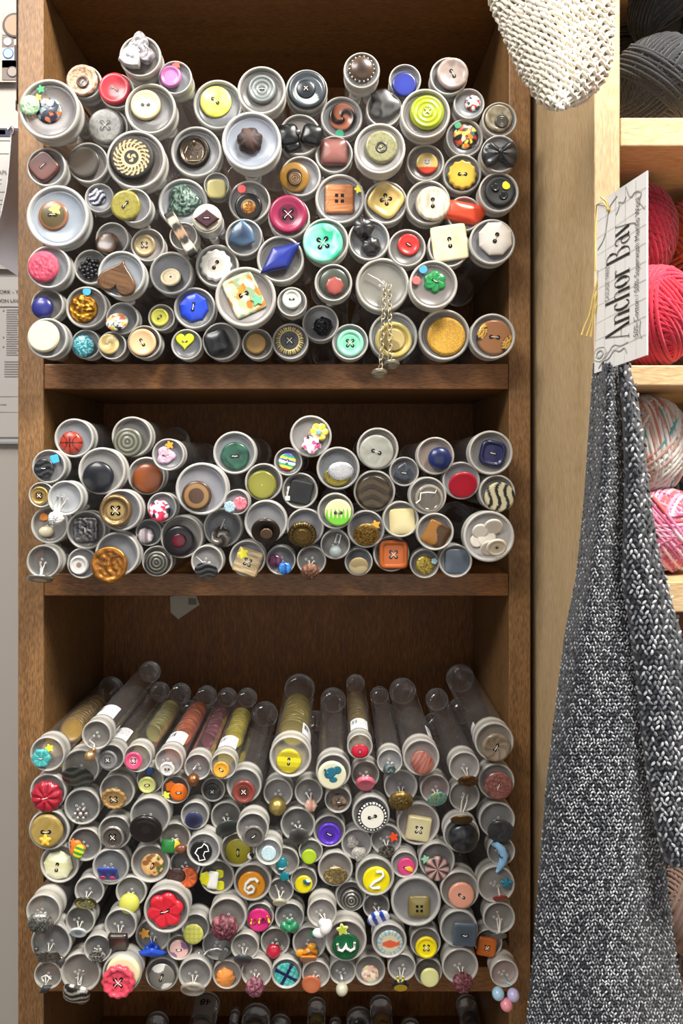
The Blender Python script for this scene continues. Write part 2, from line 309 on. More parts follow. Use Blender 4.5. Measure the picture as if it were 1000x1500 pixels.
T(0,721,354,34,'white faceted octagonal button', b(725,350,26,'#d8d3cc','#b9b1a8',s='oct',pat='shade',pr='dome',ho=2,rot=70,h=.2,smooth=0), p=.026)
T(0,560,417,40,'pinholes from which a metal chain hangs', tint='#a7a59c')
T(0,636,421,36,'green pinwheel button with blue and red dots', b(638,417,17,'#1f8a48','#0c4a24',s='fl6',pat='spin',pr='dome',ho=2,rot=-30), st(621,399,'#3b93d8','o',6), st(611,415,'#f05c5c','o',6), p=.036)
T(0,576,494,36,'olive-gold translucent saucer button', b(576,500,27,'#a8954c','#c4b46c',pat='rim',pr='rim'), b(576,500,17,'#8d7a4a','#b3a069',pat='half',pr='flat',up=3,rot=30))
T(0,650,494,38,'flat glittering gold disc', b(652,497,28,'#a87a22','#d8a83c',pat='glit',pr='flat',m='n'))
T(0,721,496,34,'brown button inlaid with two striped gold ovals', b(723,498,26,'#8a5c38','#c99a3c',pat='lens2',pr='flat',ho=2,rot=-5,h=.14), p=.026)
T(0,512,505,27,'mint green four-hole button', b(512,507,20,'#86d0ae','#6cbc98',pat='ctr',pr='rim',ho=4))
T(0,477,353,34,'turquoise marbled glass-like button', b(473,357,29,'#2fae88','#9be4c8',pat='marble',pr='dish',ho=4,rot=10), p=.04)
T(0,488,414,28,'dark green ring with coral centre', b(489,414,22,'#3b4238','#8a4a40',pat='',pr='dome'), b(490,419,14,'#a04f48','#7c3430',s='oct',pat='shade',pr='dome',up=5), p=.042)
T(0,357,347,28,'navy blue rounded triangle', b(355,343,23,'#1f2d44','#4c6a8a',s='tri',pat='shade',pr='dome',rot=180))
T(0,409,381,35,'royal blue pointed leaf shape', b(409,380,30,'#20308c','#18246c',s='leaf',pat='shade',pr='dome',rot=38,h=.25), p=.04)
T(0,315,389,32,'scalloped bright white two-hole button', b(314,389,24,'#e4e0d8','#c9c3b9',s='scal',pat='ctr',pr='flat',ho=2,rot=60))
T(0,303,320,22,'dark plum diamond on cream', b(303,319,20,'#d8cdb4',pr='flat',h=.05), b(303,321,19,'#4a2430','#2c141c',s='rhomb',pat='shade',pr='flat',up=3,ho=2,rot=0), p=.046)
T(0,274,352,21,'long black and cream banded bar', b(271,350,8,'#111',s='sqr',pat='bands',pr='flat',h=.8,sx=4.7,rot=-59,cl=['#17130f','#c9bba4','#15110e','#9c7c60','#15110e','#cfc4b0','#17130f'],m='n',up=3), p=.044)
T(0,359,438,45,'square abalone mosaic slab and green star sticker', b(357,435,30,'#c9c29a',s='sqr',pat='multi',pr='flat',sx=.8,rot=25,ho=2,h=.1,cl=['#c9c6a4','#c08a34','#a9b48c','#d8d4b4','#8aa07c','#b4762c','#dcd8c0']), st(376,442,'#6cb98a',r=10), p=.04)
T(0,284,450,31,'bright blue faceted octagon button', b(283,449,22,'#1f46d2','#1534a4',s='oct',pat='shade',pr='dome',ho=2,rot=80,smooth=0))
T(0,429,443,22,'small white raised-rim button', b(429,440,14,'#d4d8cc','#b4bcae',pat='ctrs',pr='rim',ho=2,h=.4), p=.042)
T(0,468,473,27,'openwork black wire ball', b(472,478,15,'#141416','#3c3c40',s='knob',pat='fili',pr='dome',h=.8,m='m'), ln([(456,479),(462,480)],2,'#cfccc4'))
T(0,273,506,23,'yellow heart button', b(271,502,13,'#d8df2e','#c4cc20',s='heart',pat='shade',pr='flat',ho=2))
T(0,324,503,28,'black chunky faceted block', b(318,505,18,'#101012','#2c2c30',s='rsq',pat='panel',pr='dome',h=.5,rot=20,smooth=0))
T(0,375,507,23,'plain dull gold disc', b(373,507,15,'#b38b48','#9c7638',pat='shade',pr='flat',h=.3))
T(0,425,503,27,'black button with gold comb-toothed rim', b(424,502,21,'#3a3a3c','#cbb470',pat='comb',pr='flat',ho=4,h=.15))
T(0,84,316,46,'olive bronze dome with yellow star sticker', b(79,316,22,'#55492e','#8a5c40',pat='rim',pr='dome',m='g',ho=2), st(81,307,'#efe66c',r=10), tint='#b9c4d2')
T(0,145,290,22,'navy button with white stripes', b(142,289,13,'#181c3a','#dfe0ea',pat='wave',pr='dome',rot=30))
T(0,198,311,26,'olive gold round button with slot', b(187,311,22,'#8d8434','#7a7028',pat='speck',pr='flat',ho=2,rot=50,h=.2), p=.04)
T(0,164,350,25,'glossy dark brown oval', b(157,356,17,'#2c1a0c','#5c3c1c',pat='marble',pr='dome',asp=.85))
T(0,215,351,25,'beige four-hole coat button', b(211,352,16,'#b4a27c','#96825c',pat='rim',pr='rim',ho=4))
T(0,72,391,32,'pink button with crinkled texture', b(65,391,23,'#c44a62','#9c3048',pat='crease',pr='dome',h=.25,m='n'))
T(0,132,391,26,'cluster of shiny black beads', *[pearl(131+15*math.sqrt((i+.5)/20)*math.cos(i*2.4),394+15*math.sqrt((i+.5)/20)*math.sin(i*2.4),3.4,'#17181c','g',4*(1-i/20)) for i in range(20)])
T(0,181,406,35,'chocolate brown wooden heart tilted sideways', b(178,410,27,'#4d3520','#6c4c30',s='heart',pat='wood',pr='flat',rot=163,h=.18), p=.045, tint='#b6bec6')
T(0,246,399,32,'small cream cupped button', b(246,406,15,'#d4c4a0','#e4d8bc',pat='ctrs',pr='rim',asp=.82,ho=1))
T(0,69,446,24,'indigo blue shiny dome', b(63,451,16,'#2c2f78','#1c1f5c',pat='shade',pr='dome',h=.6))
T(0,126,450,31,'gold nugget-textured button under blue dot sticker', b(122,452,21,'#c08a2c','#6c4410',pat='relief',pr='dome',m='m'), st(127,427,'#3f9fd8','o',6))
T(0,178,466,24,'white oval with coloured flecks', b(171,472,16,'#e6e2dc',pat='multi',pr='dome',asp=.75,cl=['#e8e4de','#c8c83c','#e8e4de','#1b1b1b','#e8e4de','#e07a6c'],h=.4))
T(0,236,465,20,'little pale yellow button', b(234,465,13,'#d8d65a','#c4c240',pat='ctrs',pr='rim',ho=2,rot=45))
T(0,71,498,30,'large plain ivory flat disc', b(67,496,23,'#e6dcc0','#dccfab',pat='glit',pr='flat',h=.25))
T(0,125,504,22,'teal dome with pale leaf marks', b(122,507,16,'#1f7a90','#8fd0cc',pat='speck',pr='dome',h=.5))
T(0,164,504,21,'tan button engraved with a swirl', b(160,502,15,'#c4a868','#dccb94',pat='swirl',pr='flat'))
T(0,211,501,25,'peach two-hole button in the bottom row', b(209,502,20,'#e4b48c','#dba87c',pat='shade',pr='dish',ho=2,rot=-60))
# middle shelf
T(1,107,643,29,'basketball button', b(104,650,17,'#9c3220','#2c0e08',pat='basket',pr='dome',h=.5), p=.02)
T(1,192,641,30,'dark moss-grey domed button with ringed centre', b(187,649,22,'#3a3a2c','#76766a',pat='rings',pr='dome'), p=.02)
T(1,246,666,24,'pink shell-like button with orange star sticker', b(243,667,15,'#d8b4c8','#b48aa0',s='blob',pat='crease',pr='flat',ho=2), st(248,652,'#e89a2c'), p=.04)
T(1,72,682,25,'black ridged button with blue sticker', b(66,685,15,'#121416','#3a3c40',pat='wave',pr='flat',ho=2), st(81,671,'#3fa9dc','sqr',6), p=.03)
T(1,148,690,35,'big smooth black domed button', b(144,699,23,'#121319','#1d1f28',pat='shade',pr='dome',h=.4), p=.035)
T(1,214,697,28,'smooth caramel brown dome', b(216,701,22,'#8d4a20','#6c3412',pat='shade',pr='dome',h=.3))
T(1,60,725,19,'small brass four-hole button', b(58,726,14,'#b4945a','#8a6c3a',pat='ctr',pr='rim',ho=4,m='m'))
T(1,97,730,26,'dangling white knotted cord ball', b(85,759,12,'#d8d8d4','#a8a8a8',s='knob',pat='crease',pr='dome',h=.9,m='n'), ln([(87,727),(83,742),(84,752)],4,'#dcdcd8',6), ln([(93,728),(89,742),(87,752)],4,'#dcdcd8',6), p=.05, tint='#c9cdd2')
T(1,177,748,31,'wide-rimmed antique gold four-hole button', b(171,748,24,'#8f7450','#c0a468',pat='ctr',pr='rim',ho=4,m='m',h=.35), p=.04)
T(1,237,743,22,'white button splashed pink and navy', b(234,748,16,'#e4dfe0',pat='multi',pr='dome',h=.35,cl=['#e6e2e2','#c8284c','#e6e2e2','#1c2440','#d83c5c']), p=.032)
T(1,73,772,28,'cream bean and orange fleck', b(69,781,11,'#dcd4b8','#c4b890',pat='shade',s='oval',pr='dome',h=.7), b(65,760,8,'#c87a34',s='tri',pr='flat',rot=60))
T(1,125,775,29,'dark pewter ornate square', b(125,774,18,'#4a484a','#8a888a',s='sq',pat='relief',pr='flat',m='m',ho=2,rot=90))
T(1,213,784,20,'small sparkly faceted crystal', b(209,788,12,'#8d7c84','#e0d8dc',s='oct',pat='panel',pr='dome',h=.6,smooth=0))
T(1,67,821,25,'silver button hanging edge-on by wire', b(63,844,18,'#8c8c88','#d0d0cc',pat='ctr',pr='flat',m='m',asp=.26), ln([(62,824),(66,832),(64,842)],3,'#c9c9c9',6), p=.04)
T(1,116,825,23,'small shiny white domed button', b(113,827,14,'#cfcdc9','#8c7468',pat='ctrs',pr='rim',h=.5))
T(1,177,808,33,'copper-gold coin button with relief figures', b(166,823,27,'#b87a38','#94602a',pat='relief',pr='rim',m='m',h=.14), ln([(150,822),(160,813),(160,830),(150,822)],1.6,'#5c3210',5), ln([(166,812),(180,809),(176,818)],1.6,'#5c3210',5), p=.035)
T(1,230,822,23,'gunmetal button with concentric bull’s-eye'.replace('’',"'"), b(230,824,18,'#3a3832','#84827a',pat='rings',pr='dome',m='m'))
T(1,296,716,39,'smoky brown transparent button with gold ring', b(289,726,22,'#4a3424','#8c6c44',pat='ring',pr='dome',ho=0,m='g'), p=.045, tint='#b4b4bc')
T(1,343,664,32,'dark green marbled button', b(344,669,21,'#12372c','#2c5c48',pat='marble',pr='flat',ho=2))
T(1,385,707,28,'flat olive button with square eyelet', b(383,711,21,'#858430','#74721e',pat='shade',pr='flat'), b(383,711,6,'#2a2714','#6c6a44',s='sqr',pat='rim',up=2,ho=2,rot=-50))
T(1,348,734,19,'pink and pale blue little flower buttons', b(353,736,11,'#cf5c6c','#e8a4ac',s='fl8',pat='petal',pr='flat'), b(338,741,9,'#8fb0bc','#c9d8dc',s='fl8',pat='petal',pr='flat',up=2), p=.045)
T(1,421,677,21,'striped rainbow-coloured little button', b(420,677,13,'#e8d23c',pat='bands',pr='flat',rot=75,ho=2,cl=['#c8302c','#e8d23c','#28a074','#e6e2dc','#2c4cb4','#e8d23c','#28a074','#5c3cb0']))
T(1,455,639,31,'yellow flower and pink-spotted flower pair', b(467,633,14,'#e0c83c','#f4f0e4',s='fl6',pat='petal6',pr='flat'), b(456,651,15,'#d85a8c',s='fl5',pat='multi',pr='flat',up=3,cl=['#e2e0e0','#e2e0e0','#16161a','#e2e0e0','#e2e0e0','#c84c84']), b(456,652,6,'#e08a9c',pr='dome',up=7), b(467,633,4,'#8ab4c4',pr='dome',up=6))
T(1,439,719,27,'matt black tilted square folder shape', b(440,721,17,'#0f1013','#1c1d22',s='sqr',pat='shade',pr='flat',rot=-12,h=.2,m='n'), b(424,716,3.5,'#e4e4e0',s='sqr'), b(423,723,3.5,'#e4e4e0',s='sqr'), b(421,730,3.5,'#e4e4e0',s='sqr'))
T(1,495,686,32,'oval of clear crystals over gold filigree', b(494,698,20,'#a09040','#5c5424',s='oval',pat='fili',pr='flat',m='m',h=.1), b(499,690,19,'#a8a8ac','#f0f0f0',s='oval',pat='glit',pr='dome',m='m',up=3))
T(1,491,749,27,'cream button painted with green grass blades', b(495,751,20,'#dcd4a4','#6cbc2c',pat='grass',pr='flat',ho=2), p=.04)
T(1,389,764,32,'large black-brown saucer with ringed middle', b(389,777,21,'#1c1410','#2c2018',pat='shade',pr='dish',asp=.85), b(390,781,9,'#2a1d18','#8a6c54',pat='rings',up=5), p=.04)
T(1,447,772,28,'antique gold coin button with rope edge', b(443,782,21,'#8d7444','#4c3c20',pat='comb',pr='flat',m='m',asp=.85), b(443,783,10,'#a08450','#5c4828',pat='spin',m='m',up=3,asp=.85))
T(1,491,798,22,'tiny clear bead on a wire loop', pearl(491,807,9,'#a8b4b4','c',3), ln([(490,795),(494,782),(499,784),(496,796)],2,'#d8d8d8',6))
T(1,266,787,32,'black button with deep red centre', b(262,793,23,'#1b161a','#16121a',pr='dome'), b(262,793,11,'#6c1028','#4c0818',s='oct',pat='shade',pr='dome',up=7))
T(1,325,775,29,'twisted silver metal knot', b(322,789,16,'#5c5450','#b4aca4',s='knob',pat='swirl',pr='dome',m='m',h=.7), ln([(322,777),(328,762)],2.4,'#d8d8d4',5))
T(1,303,819,24,'striped dark grey agate-like oval', b(302,832,17,'#24262a','#6c7074',pat='wave',pr='dome',asp=.7), ln([(287,812),(296,820),(302,824)],2,'#c8c8c4',5), p=.035)
T(1,362,818,27,'light wooden square button with yellow star', b(363,823,19,'#c8b48c','#8c7450',s='sqr',pat='wood',pr='flat',ho=4,rot=-20), st(356,811,'#e8e23c',r=9), p=.03)
T(1,411,821,22,'purple gem and blue gem side by side', b(403,821,10,'#3c1030','#7c3c64',s='oct',pat='panel',pr='dome',h=.6,smooth=0), b(417,832,10,'#1048a0','#3c8cd8',s='oct',pat='panel',pr='dome',h=.6,smooth=0))
T(1,456,821,22,'copper brown woven knot hanging low', b(454,835,14,'#6c4430','#a4765c',s='knob',pat='crease',pr='dome',h=.7,asp=.75,m='n'))
T(1,553,657,31,'large pearly grey two-hole disc', b(551,662,25,'#8f8f84','#a9a99e',pat='marble',pr='flat',ho=2,rot=-20,h=.1))
T(1,638,668,28,'shiny navy dome with crown of claws', b(644,672,17,'#101a44','#1c2c64',pat='shade',pr='dome',h=.6), tint='#b0a094')
T(1,718,664,33,'navy blue rounded square tilted button', b(720,665,19,'#181c48','#10143a',s='rsq',pat='shade',pr='rim',rot=-12,ho=2,h=.3), p=.028)
T(1,592,691,22,'slate blue irregular pebble', b(591,693,17,'#1f262e','#3c444c',s='tri',pat='marble',pr='dome',rot=175,ho=2))
T(1,676,703,28,'plain raspberry red oval disc', b(678,709,21,'#c02438','#ac1c30',pat='shade',pr='flat',asp=.9,h=.15))
T(1,728,722,27,'cream and black abstract swirl disc', b(731,728,22,'#b4ac8c','#0e0e0e',pat='wave',pr='flat',rot=80,m='n',sd=3), p=.027)
T(1,549,720,31,'brown contour-lined button with yellow dot', b(548,722,26,'#43351f','#2a2014',pat='wave',pr='flat'), st(553,734,'#e8d428','o',6), tint='#77716a')
T(1,626,726,28,'clear button scribbled with white line', b(628,730,21,'#6a6258','#a49c90',pat='rim',pr='rim',m='c'), ln([(609,737),(615,732),(616,722),(626,721),(637,722),(640,716)],2.2,'#e4e0d4',6), p=.032, tint='#8f8a84')
T(1,586,760,27,'cream rounded square plain button', b(588,763,19,'#d8cc9c','#c4b480',s='sq',pat='shade',pr='dome',rot=3), p=.03)
T(1,536,775,28,'gold filigree oval with orange star', b(536,783,19,'#b4904c','#5c4018',pat='fili',pr='dome',m='m',asp=.85), st(550,769,'#e8a838',r=8))
T(1,637,779,28,'amber brown tilted square', b(639,783,18,'#8a5a18','#3c2408',s='sqr',pat='half',pr='dome',rot=-28), p=.035, tint='#8f8a84')
T(1,716,786,38,'heap of pale cream buttons seen inside', b(703,778,12,'#d4ccc0',pr='flat',asp=.9), b(722,771,14,'#cfc7ba','#dcd4c8',pat='shade',asp=.8), b(712,788,14,'#d8d0c4'), b(698,792,10,'#cfc7ba'), b(716,802,13,'#cdc5b8',asp=.8), b(727,801,15,'#dcd0bc','#c4b49c',pat='ctrs',pr='rim',ho=1,asp=.8,up=5), p=.03, tint='#ccc9c6')
T(1,573,811,27,'terracotta orange square four-hole button', b(576,812,21,'#b85c1c','#a04c10',s='sq',pat='shade',pr='rim',ho=4,h=.2))
T(1,525,823,21,'small cream shell-printed button', b(525,829,14,'#cfbe94','#a49068',pat='half',pr='dome',asp=.9,rot=70))
T(1,623,826,22,'gold ornate woven button with blue-white sticker', b(623,828,14,'#c0a850','#6c5a1c',pat='fili',pr='dome',m='m'), st(637,822,'#b4d8e0','fl5',5))
T(1,666,822,25,'slate blue satin square', b(668,822,18,'#39424e','#5c6672',s='sq',pat='shade',pr='dome',h=.2))
# bottom shelf
T(2,71,1106,26,'aqua blue hexagonal button and yellow star', b(63,1111,15,'#3c9c9c','#74c0bc',s='hex',pat='petal6',pr='flat',ho=2), st(74,1097,'#e4e43c',r=7), p=.03, fill='#8a6a20')
T(2,141,1077,22,'hanging shiny gold bead', pearl(134,1105,8,'#b8946c','m',2), ln([(137,1078),(131,1084),(138,1090),(137,1098)],2.6,'#c9c4bc',6), pearl(138,1097,3.4,'#b8946c','m',4), p=.045, lab=1)
T(2,116,1124,28,'dark wavy-banded oval', b(112,1137,23,'#23292a','#56544c',pat='wave',pr='dome',asp=.62,h=.15,rot=0))
T(2,164,1110,20,'small grey four-hole button', b(160,1113,14,'#6c6c6c','#808080',pat='shade',pr='rim',ho=4), p=.036, lab=1)
T(2,199,1111,21,'glossy rose pink four-hole button', b(194,1114,13,'#cc4870','#e08ca4',pat='ctr',pr='dish',ho=4), p=.036, fill='#8c8448')
T(2,247,1116,21,'tiny white button low on its cap', b(245,1126,11,'#dcd8d4',pr='rim',ho=2,asp=.85), p=.036, lab=1, fill='#b0562c')
T(2,70,1160,27,'dark red sunburst flower button', b(69,1166,24,'#a41c30','#7c1020',s='scal',pat='petal',pr='dome',ho=2,rot=15,h=.3))
T(2,220,1145,20,'pale yellow button with blue shape above', b(216,1152,13,'#c9cc7c','#b4b860',pat='ctrs',pr='rim',asp=.85,ho=2), b(219,1132,7,'#2c4a7c',s='fl5'))
T(2,257,1157,21,'orange fish shape and yellow sticker', b(262,1160,13,'#e8741c','#d0600c',pat='shade',pr='dome',ho=2), b(250,1152,9,'#e8741c',s='fl5',pr='dome',rot=30), st(243,1165,'#dce03c',r=7))
T(2,120,1182,27,'cluster of tiny clear crystals', *[pearl(119+8*math.cos(i*1.05),1191+7*math.sin(i*1.05),3,'#b0a8a4','m',2) for i in range(6)], pearl(119,1191,3.4,'#d0c8c4','m',2))
T(2,171,1159,26,'tan scallop-edged four-hole button', b(167,1169,19,'#b8935c','#9c7844',s='scal',pat='rim',pr='rim',ho=4,asp=.75))
T(2,219,1194,30,'drooping glossy black saucer', b(214,1210,24,'#1c1618','#2c2426',pat='ctrs',pr='dish',asp=.72), p=.035)
T(2,289,1124,20,'small copper filigree bead', pearl(284,1139,9,'#8c5c3c','m',0), ln([(283,1127),(290,1118)],2,'#c0c0bc',5), p=.034, fill='#6a2438')
T(2,327,1122,20,'little yellow-orange button', b(324,1127,12,'#e0a83c','#cc8c20',pat='shade',pr='dish',ho=2,rot=-40), p=.036, lab=1, fill='#b0a024')
T(2,312,1157,18,'tiny charcoal button', b(311,1159,12,'#2c2a2a','#484644',pat='marble',pr='rim',ho=4))
T(2,357,1151,26,'brown multi-hole sewing button', b(357,1159,17,'#7c3830','#64281f',pat='ctr',pr='rim',ho=4), p=.032)
T(2,425,1109,31,'quartered bright yellow button', b(423,1114,18,'#dcd024','#a8981c',pat='panel',pr='flat',ho=2,rot=85,h=.2), p=.038, lab=2, fill='#8c7c28')
T(2,407,1162,22,'gold-speckled ball', pearl(407,1176,13,'#a08c50','m',-5))
T(2,452,1161,21,'pink crystal drop', b(455,1179,10,'#c08068','#e8c4b4',s='hex',pat='panel',pr='dome',h=.8,smooth=0,m='c'))
T(2,488,1130,26,'cream disc with a blue duck', b(486,1135,21,'#c9c4a4','#d8d4b8',pat='shade',pr='flat',h=.15), b(484,1132,10,'#1f6478',s='oval',pr='flat',up=3,rot=40,h=.1), b(494,1128,6,'#1f6478',pr='flat',up=3,h=.1), b(488,1142,6,'#1f6478',s='oval',pr='flat',up=3,h=.1), ln([(475,1127),(480,1133)],3,'#1f6478',5), p=.036)
T(2,495,1172,20,'black and tan pictured disc', b(496,1174,12,'#1c1614','#8c7460',pat='marble',pr='dome',ho=2))
T(2,285,1195,21,'midnight blue shank button', b(284,1201,13,'#1c1f34','#34385c',pat='shade',pr='dome',asp=.85))
T(2,331,1197,23,'long dark green tilted oval', b(333,1213,17,'#1f2826','#36423e',pat='shade',pr='dome',asp=.55,rot=0,roll=28))
T(2,372,1218,24,'grey pearl-rimmed dark button', b(374,1228,16,'#45413e','#6c6864',pat='rim',pr='rim',ho=2,rot=40), p=.045)
T(2,434,1210,26,'lumpy charcoal button', b(436,1226,16,'#2a2829','#5c5a58',pat='shade',pr='dome',asp=.75,s='knob'))
T(2,527,1094,19,'crimson oval button near the back tubes', b(527,1100,13,'#c01838','#a81028',pat='shade',pr='dome',sx=.78,ho=2,rot=90), p=.036, lab=1, fill='#6c5820')
T(2,535,1135,21,'salmon pink shallow drum', b(535,1145,14,'#d8687c','#c0506a',pat='rings',pr='flat',asp=.55,h=.4))
T(2,571,1116,19,'grey-green twist knob', b(570,1126,10,'#3c4c4c','#5c6c6c',s='knob',pat='swirl',pr='dome',h=.7,asp=.8), p=.034)
T(2,617,1110,27,'glossy reddish wood drop', b(619,1119,20,'#7c3c34','#b07060',s='drop',pat='wood',pr='dome',rot=60), p=.036, lab=2, tint='#b8a8a4')
T(2,587,1152,25,'antique gold filigree bulb', b(587,1171,18,'#7c6434','#a89058',pat='fili',pr='dome',m='m',asp=.6,h=.5))
T(2,637,1156,22,'turquoise oval flecked with yellow', b(640,1170,15,'#2c8c98','#b4ac4c',pat='speck',pr='dome',asp=.6,roll=18), tint='#b08c90')
T(2,680,1124,23,'bronze disc seen nearly edge-on', b(685,1143,15,'#5c3c1c','#8c6838',pat='fili',pr='flat',asp=.42,m='m'), p=.036)
T(2,724,1087,29,'taupe pinwheel button against right wall', b(726,1094,21,'#877764','#6c5c4c',pat='spin',pr='dish',ho=2,rot=60), p=.03, lab=3, tint='#b0a898')
T(2,727,1145,27,'rose-brown lacework button', b(729,1150,21,'#8a5850','#5c342e',pat='fili',pr='flat',ho=2,rot=70))
T(2,680,1167,23,'pair of long threads over the rim', ln([(680,1163),(676,1175),(674,1194)],2.2,'#d0ccc4',6), ln([(685,1164),(683,1176),(677,1194)],2.2,'#d0ccc4',6))
T(2,676,1222,27,'black marbled ball on a gold collar', b(678,1225,22,'#0c0c0e','#34363a',pat='marble',pr='dome',h=.6), b(676,1199,16,'#8c7040','#5c4420',pat='rim',pr='flat',asp=.3,m='m',up=6), p=.035)
T(2,543,1193,28,'white button in black beaded ring', b(545,1195,22,'#e2dfd4','#0c0c0c',pat='dots',pr='flat',ho=2,rot=15,h=.15), p=.032)
T(2,613,1210,32,'thick cream square four-hole button', b(613,1215,18,'#cfc49c','#b8ac80',s='sqr',pat='shade',pr='flat',rot=-9,ho=4,h=.4), tint='#a89c9c')
T(2,728,1202,27,'dusky blue-grey domed button', b(733,1217,19,'#242628','#3c4044',pat='marble',pr='flat',asp=.75,rot=0,roll=-15), tint='#97a0a6')
T(2,565,1230,23,'orange star sticker over grey bead', b(566,1246,12,'#4c4844','#8c8880',pat='relief',pr='dome',asp=.7,m='m'), st(576,1226,'#e0481c',r=8))
T(2,734,1247,21,'pale blue banana-moon with closed eye', ln([(720,1236),(727,1237),(734,1243),(738,1252),(736,1262),(731,1271),(727,1277)],[4,9,12,13,12,8,4],'#86b4d8',9,'g'), ln([(731,1252),(733,1256),(736,1255)],1.6,'#2c4c6c',17,'m'))
T(2,593,1268,20,'hot pink button with yellow beak', b(595,1270,13,'#d84880','#c43870',pat='shade',pr='flat',ho=2), b(599,1276,6,'#e8b42c',s='half',pr='dome',up=4,rot=160))
T(2,640,1260,27,'black, white and pink leaf-swirl disc', b(640,1271,18,'#1a1418','#c09890',pat='radial',pr='flat',m='g'), st(623,1258,'#8cc0a0',r=7))
T(2,726,1296,28,'dark teal glitter star', b(741,1293,10,'#12485c','#2c88a0',s='star',pat='glit',pr='dome',h=.4), b(732,1315,11,'#8c2c1c',pr='flat',asp=.3), ln([(724,1294),(729,1300),(731,1311)],2.4,'#c4c4c0',5), p=.03)
T(2,672,1303,29,'plain peachy pink two-hole disc', b(674,1309,19,'#dc9c84','#d08c74',pat='shade',pr='flat',ho=2,rot=-35), p=.03)
T(2,609,1320,37,'khaki rounded square on the widest cap', b(613,1326,16,'#85794a','#6c6030',s='sq',pat='shade',pr='dome',ho='sq4',h=.4), p=.032, tint='#92949c')
T(2,731,1345,24,'grey disc dangling on long thread at right', b(730,1370,12,'#3c3a38','#54524e',pat='shade',pr='flat',asp=.25), ln([(728,1336),(732,1348),(731,1367)],3,'#ccc8c0',6), p=.03)
T(2,72,1219,30,'big tan gold disc with hanging star', b(70,1219,24,'#8c7438','#a48c50',pat='marble',pr='flat',ho=2), b(67,1234,10,'#e8b83c','#f0d870',s='star',pat='ctrs',pr='dome',up=5))
T(2,122,1240,25,'orange parrot with striped wing', b(111,1244,13,'#e07024',s='blob',pr='dome',h=.4), b(113,1250,11,'#2c8c3c',s='oval',pat='bands',pr='dome',rot=70,up=4,cl=['#2c8c3c','#dccc2c','#2c8c3c','#dccc2c','#2c8c3c','#dccc2c']), b(105,1236,6,'#e07024',s='star',pr='dome'))
T(2,167,1221,25,'silver-grey saucer four-hole button', b(165,1227,17,'#6a625c','#a49c94',pat='rim',pr='rim',ho=4,m='m'))
T(2,86,1275,29,'cream cut-gem octagon button', b(85,1276,22,'#cfcc9c','#e6e4c4',s='oct',pat='panel',pr='dome',ho=2,rot=80,h=.3,smooth=0))
T(2,161,1270,27,'little blue car with pink wheels', b(158,1279,15,'#34489c','#4c60b4',s='sq',pr='dome',sx=1.,asp=.5), b(154,1274,8,'#34489c',pr='dome'), b(164,1286,4,'#cc3c6c',up=4), b(150,1285,4,'#cc3c6c',up=4))
T(2,218,1268,29,'tan giraffe-print round button', b(222,1269,17,'#d8a868','#5c6c34',pat='multi',pr='dome',cl=['#d8a868','#d8a868','#8c5c30','#d8a868','#4c5c2c','#dcb47c'],ho=2,rot=70))
T(2,131,1305,22,'yellow and black disc tipped forward', b(126,1321,16,'#c8bc40','#2c2810',pat='rim',pr='flat',asp=.42), b(127,1322,11,'#2c2810','#c8bc40',pat='speck',pr='flat',asp=.42,up=3), p=.03)
T(2,193,1304,23,'lemon-lime smooth ball', b(191,1320,15,'#c8c85c','#b8b848',pat='shade',pr='dome',h=.6))
T(2,67,1324,26,'silver lace filigree half-dome', b(64,1338,19,'#6c6c68','#cfcfc8',pat='fili',pr='dome',asp=.6,h=.5,m='m'), p=.04)
T(2,257,1228,23,'brown puppy in yellow and green', b(247,1239,10,'#2c7c3c',s='sq',pr='dome',h=.5), b(256,1238,9,'#d8b42c',pr='dome',h=.6,up=2), b(266,1243,9,'#6c3c24',s='oval',pr='dome',h=.7,up=2))
T(2,298,1245,25,'black disc outlined with a white terrier', b(295,1247,16,'#121214','#1c1c20',pat='shade',pr='flat',h=.12), ln([(286,1250),(290,1243),(296,1241),(299,1236),(304,1240),(306,1247),(300,1248),(298,1253),(301,1259),(292,1261),(290,1254),(286,1250)],1.7,'#e8e8e4',4), p=.036)
T(2,348,1247,26,'mustard olive button with black-white trim below', b(349,1249,19,'#92891c','#7d7414',pat='shade',pr='dome',ho=2,rot=90,h=.2), b(367,1256,6,'#e4e4e0','#111',pat='half',s='drop'))
T(2,394,1243,20,'pale aqua glittery dot button', b(394,1244,11,'#8cb8c4','#dce8ec',pat='glit',pr='flat'), p=.045, tint='#c4cacd')
T(2,269,1271,23,'dark brown disc and orange disc', b(274,1288,14,'#c4541c','#a04010',pat='radial',pr='flat',asp=.95), b(257,1288,14,'#2c1814','#442820',pat='speck',pr='dome',asp=.85,up=4))
T(2,318,1286,26,'yellow and white upright lion-cub shape', b(303,1288,11,'#dcd824',s='fl8',pr='dome',rot=90), b(312,1290,13,'#e8e8e0',s='sq',pr='dome',sx=.6,rot=-8), b(322,1281,6,'#dcd824',s='rsq'), b(322,1298,7,'#dcd824',s='rsq'))
T(2,370,1291,28,'orange button with a white curled six', b(369,1294,20,'#dc9420','#d08414',pat='shade',pr='flat',h=.15), ln([(378,1290),(374,1286),(367,1287),(361,1293),(359,1301),(364,1307),(371,1305),(373,1299),(368,1296),(363,1300)],4.6,'#eae6dc',4))
T(2,245,1331,34,'large scarlet poppy flower button', b(244,1329,27,'#c82434','#a4141f',s='fl6',pat='petal6',pr='flat',ho=2,h=.18,rot=15), p=.04)
T(2,482,1218,24,'violet four-hole ring button', b(482,1221,17,'#5430b0','#442494',pat='ctr',pr='rim',ho=2,rot=-25,h=.3))
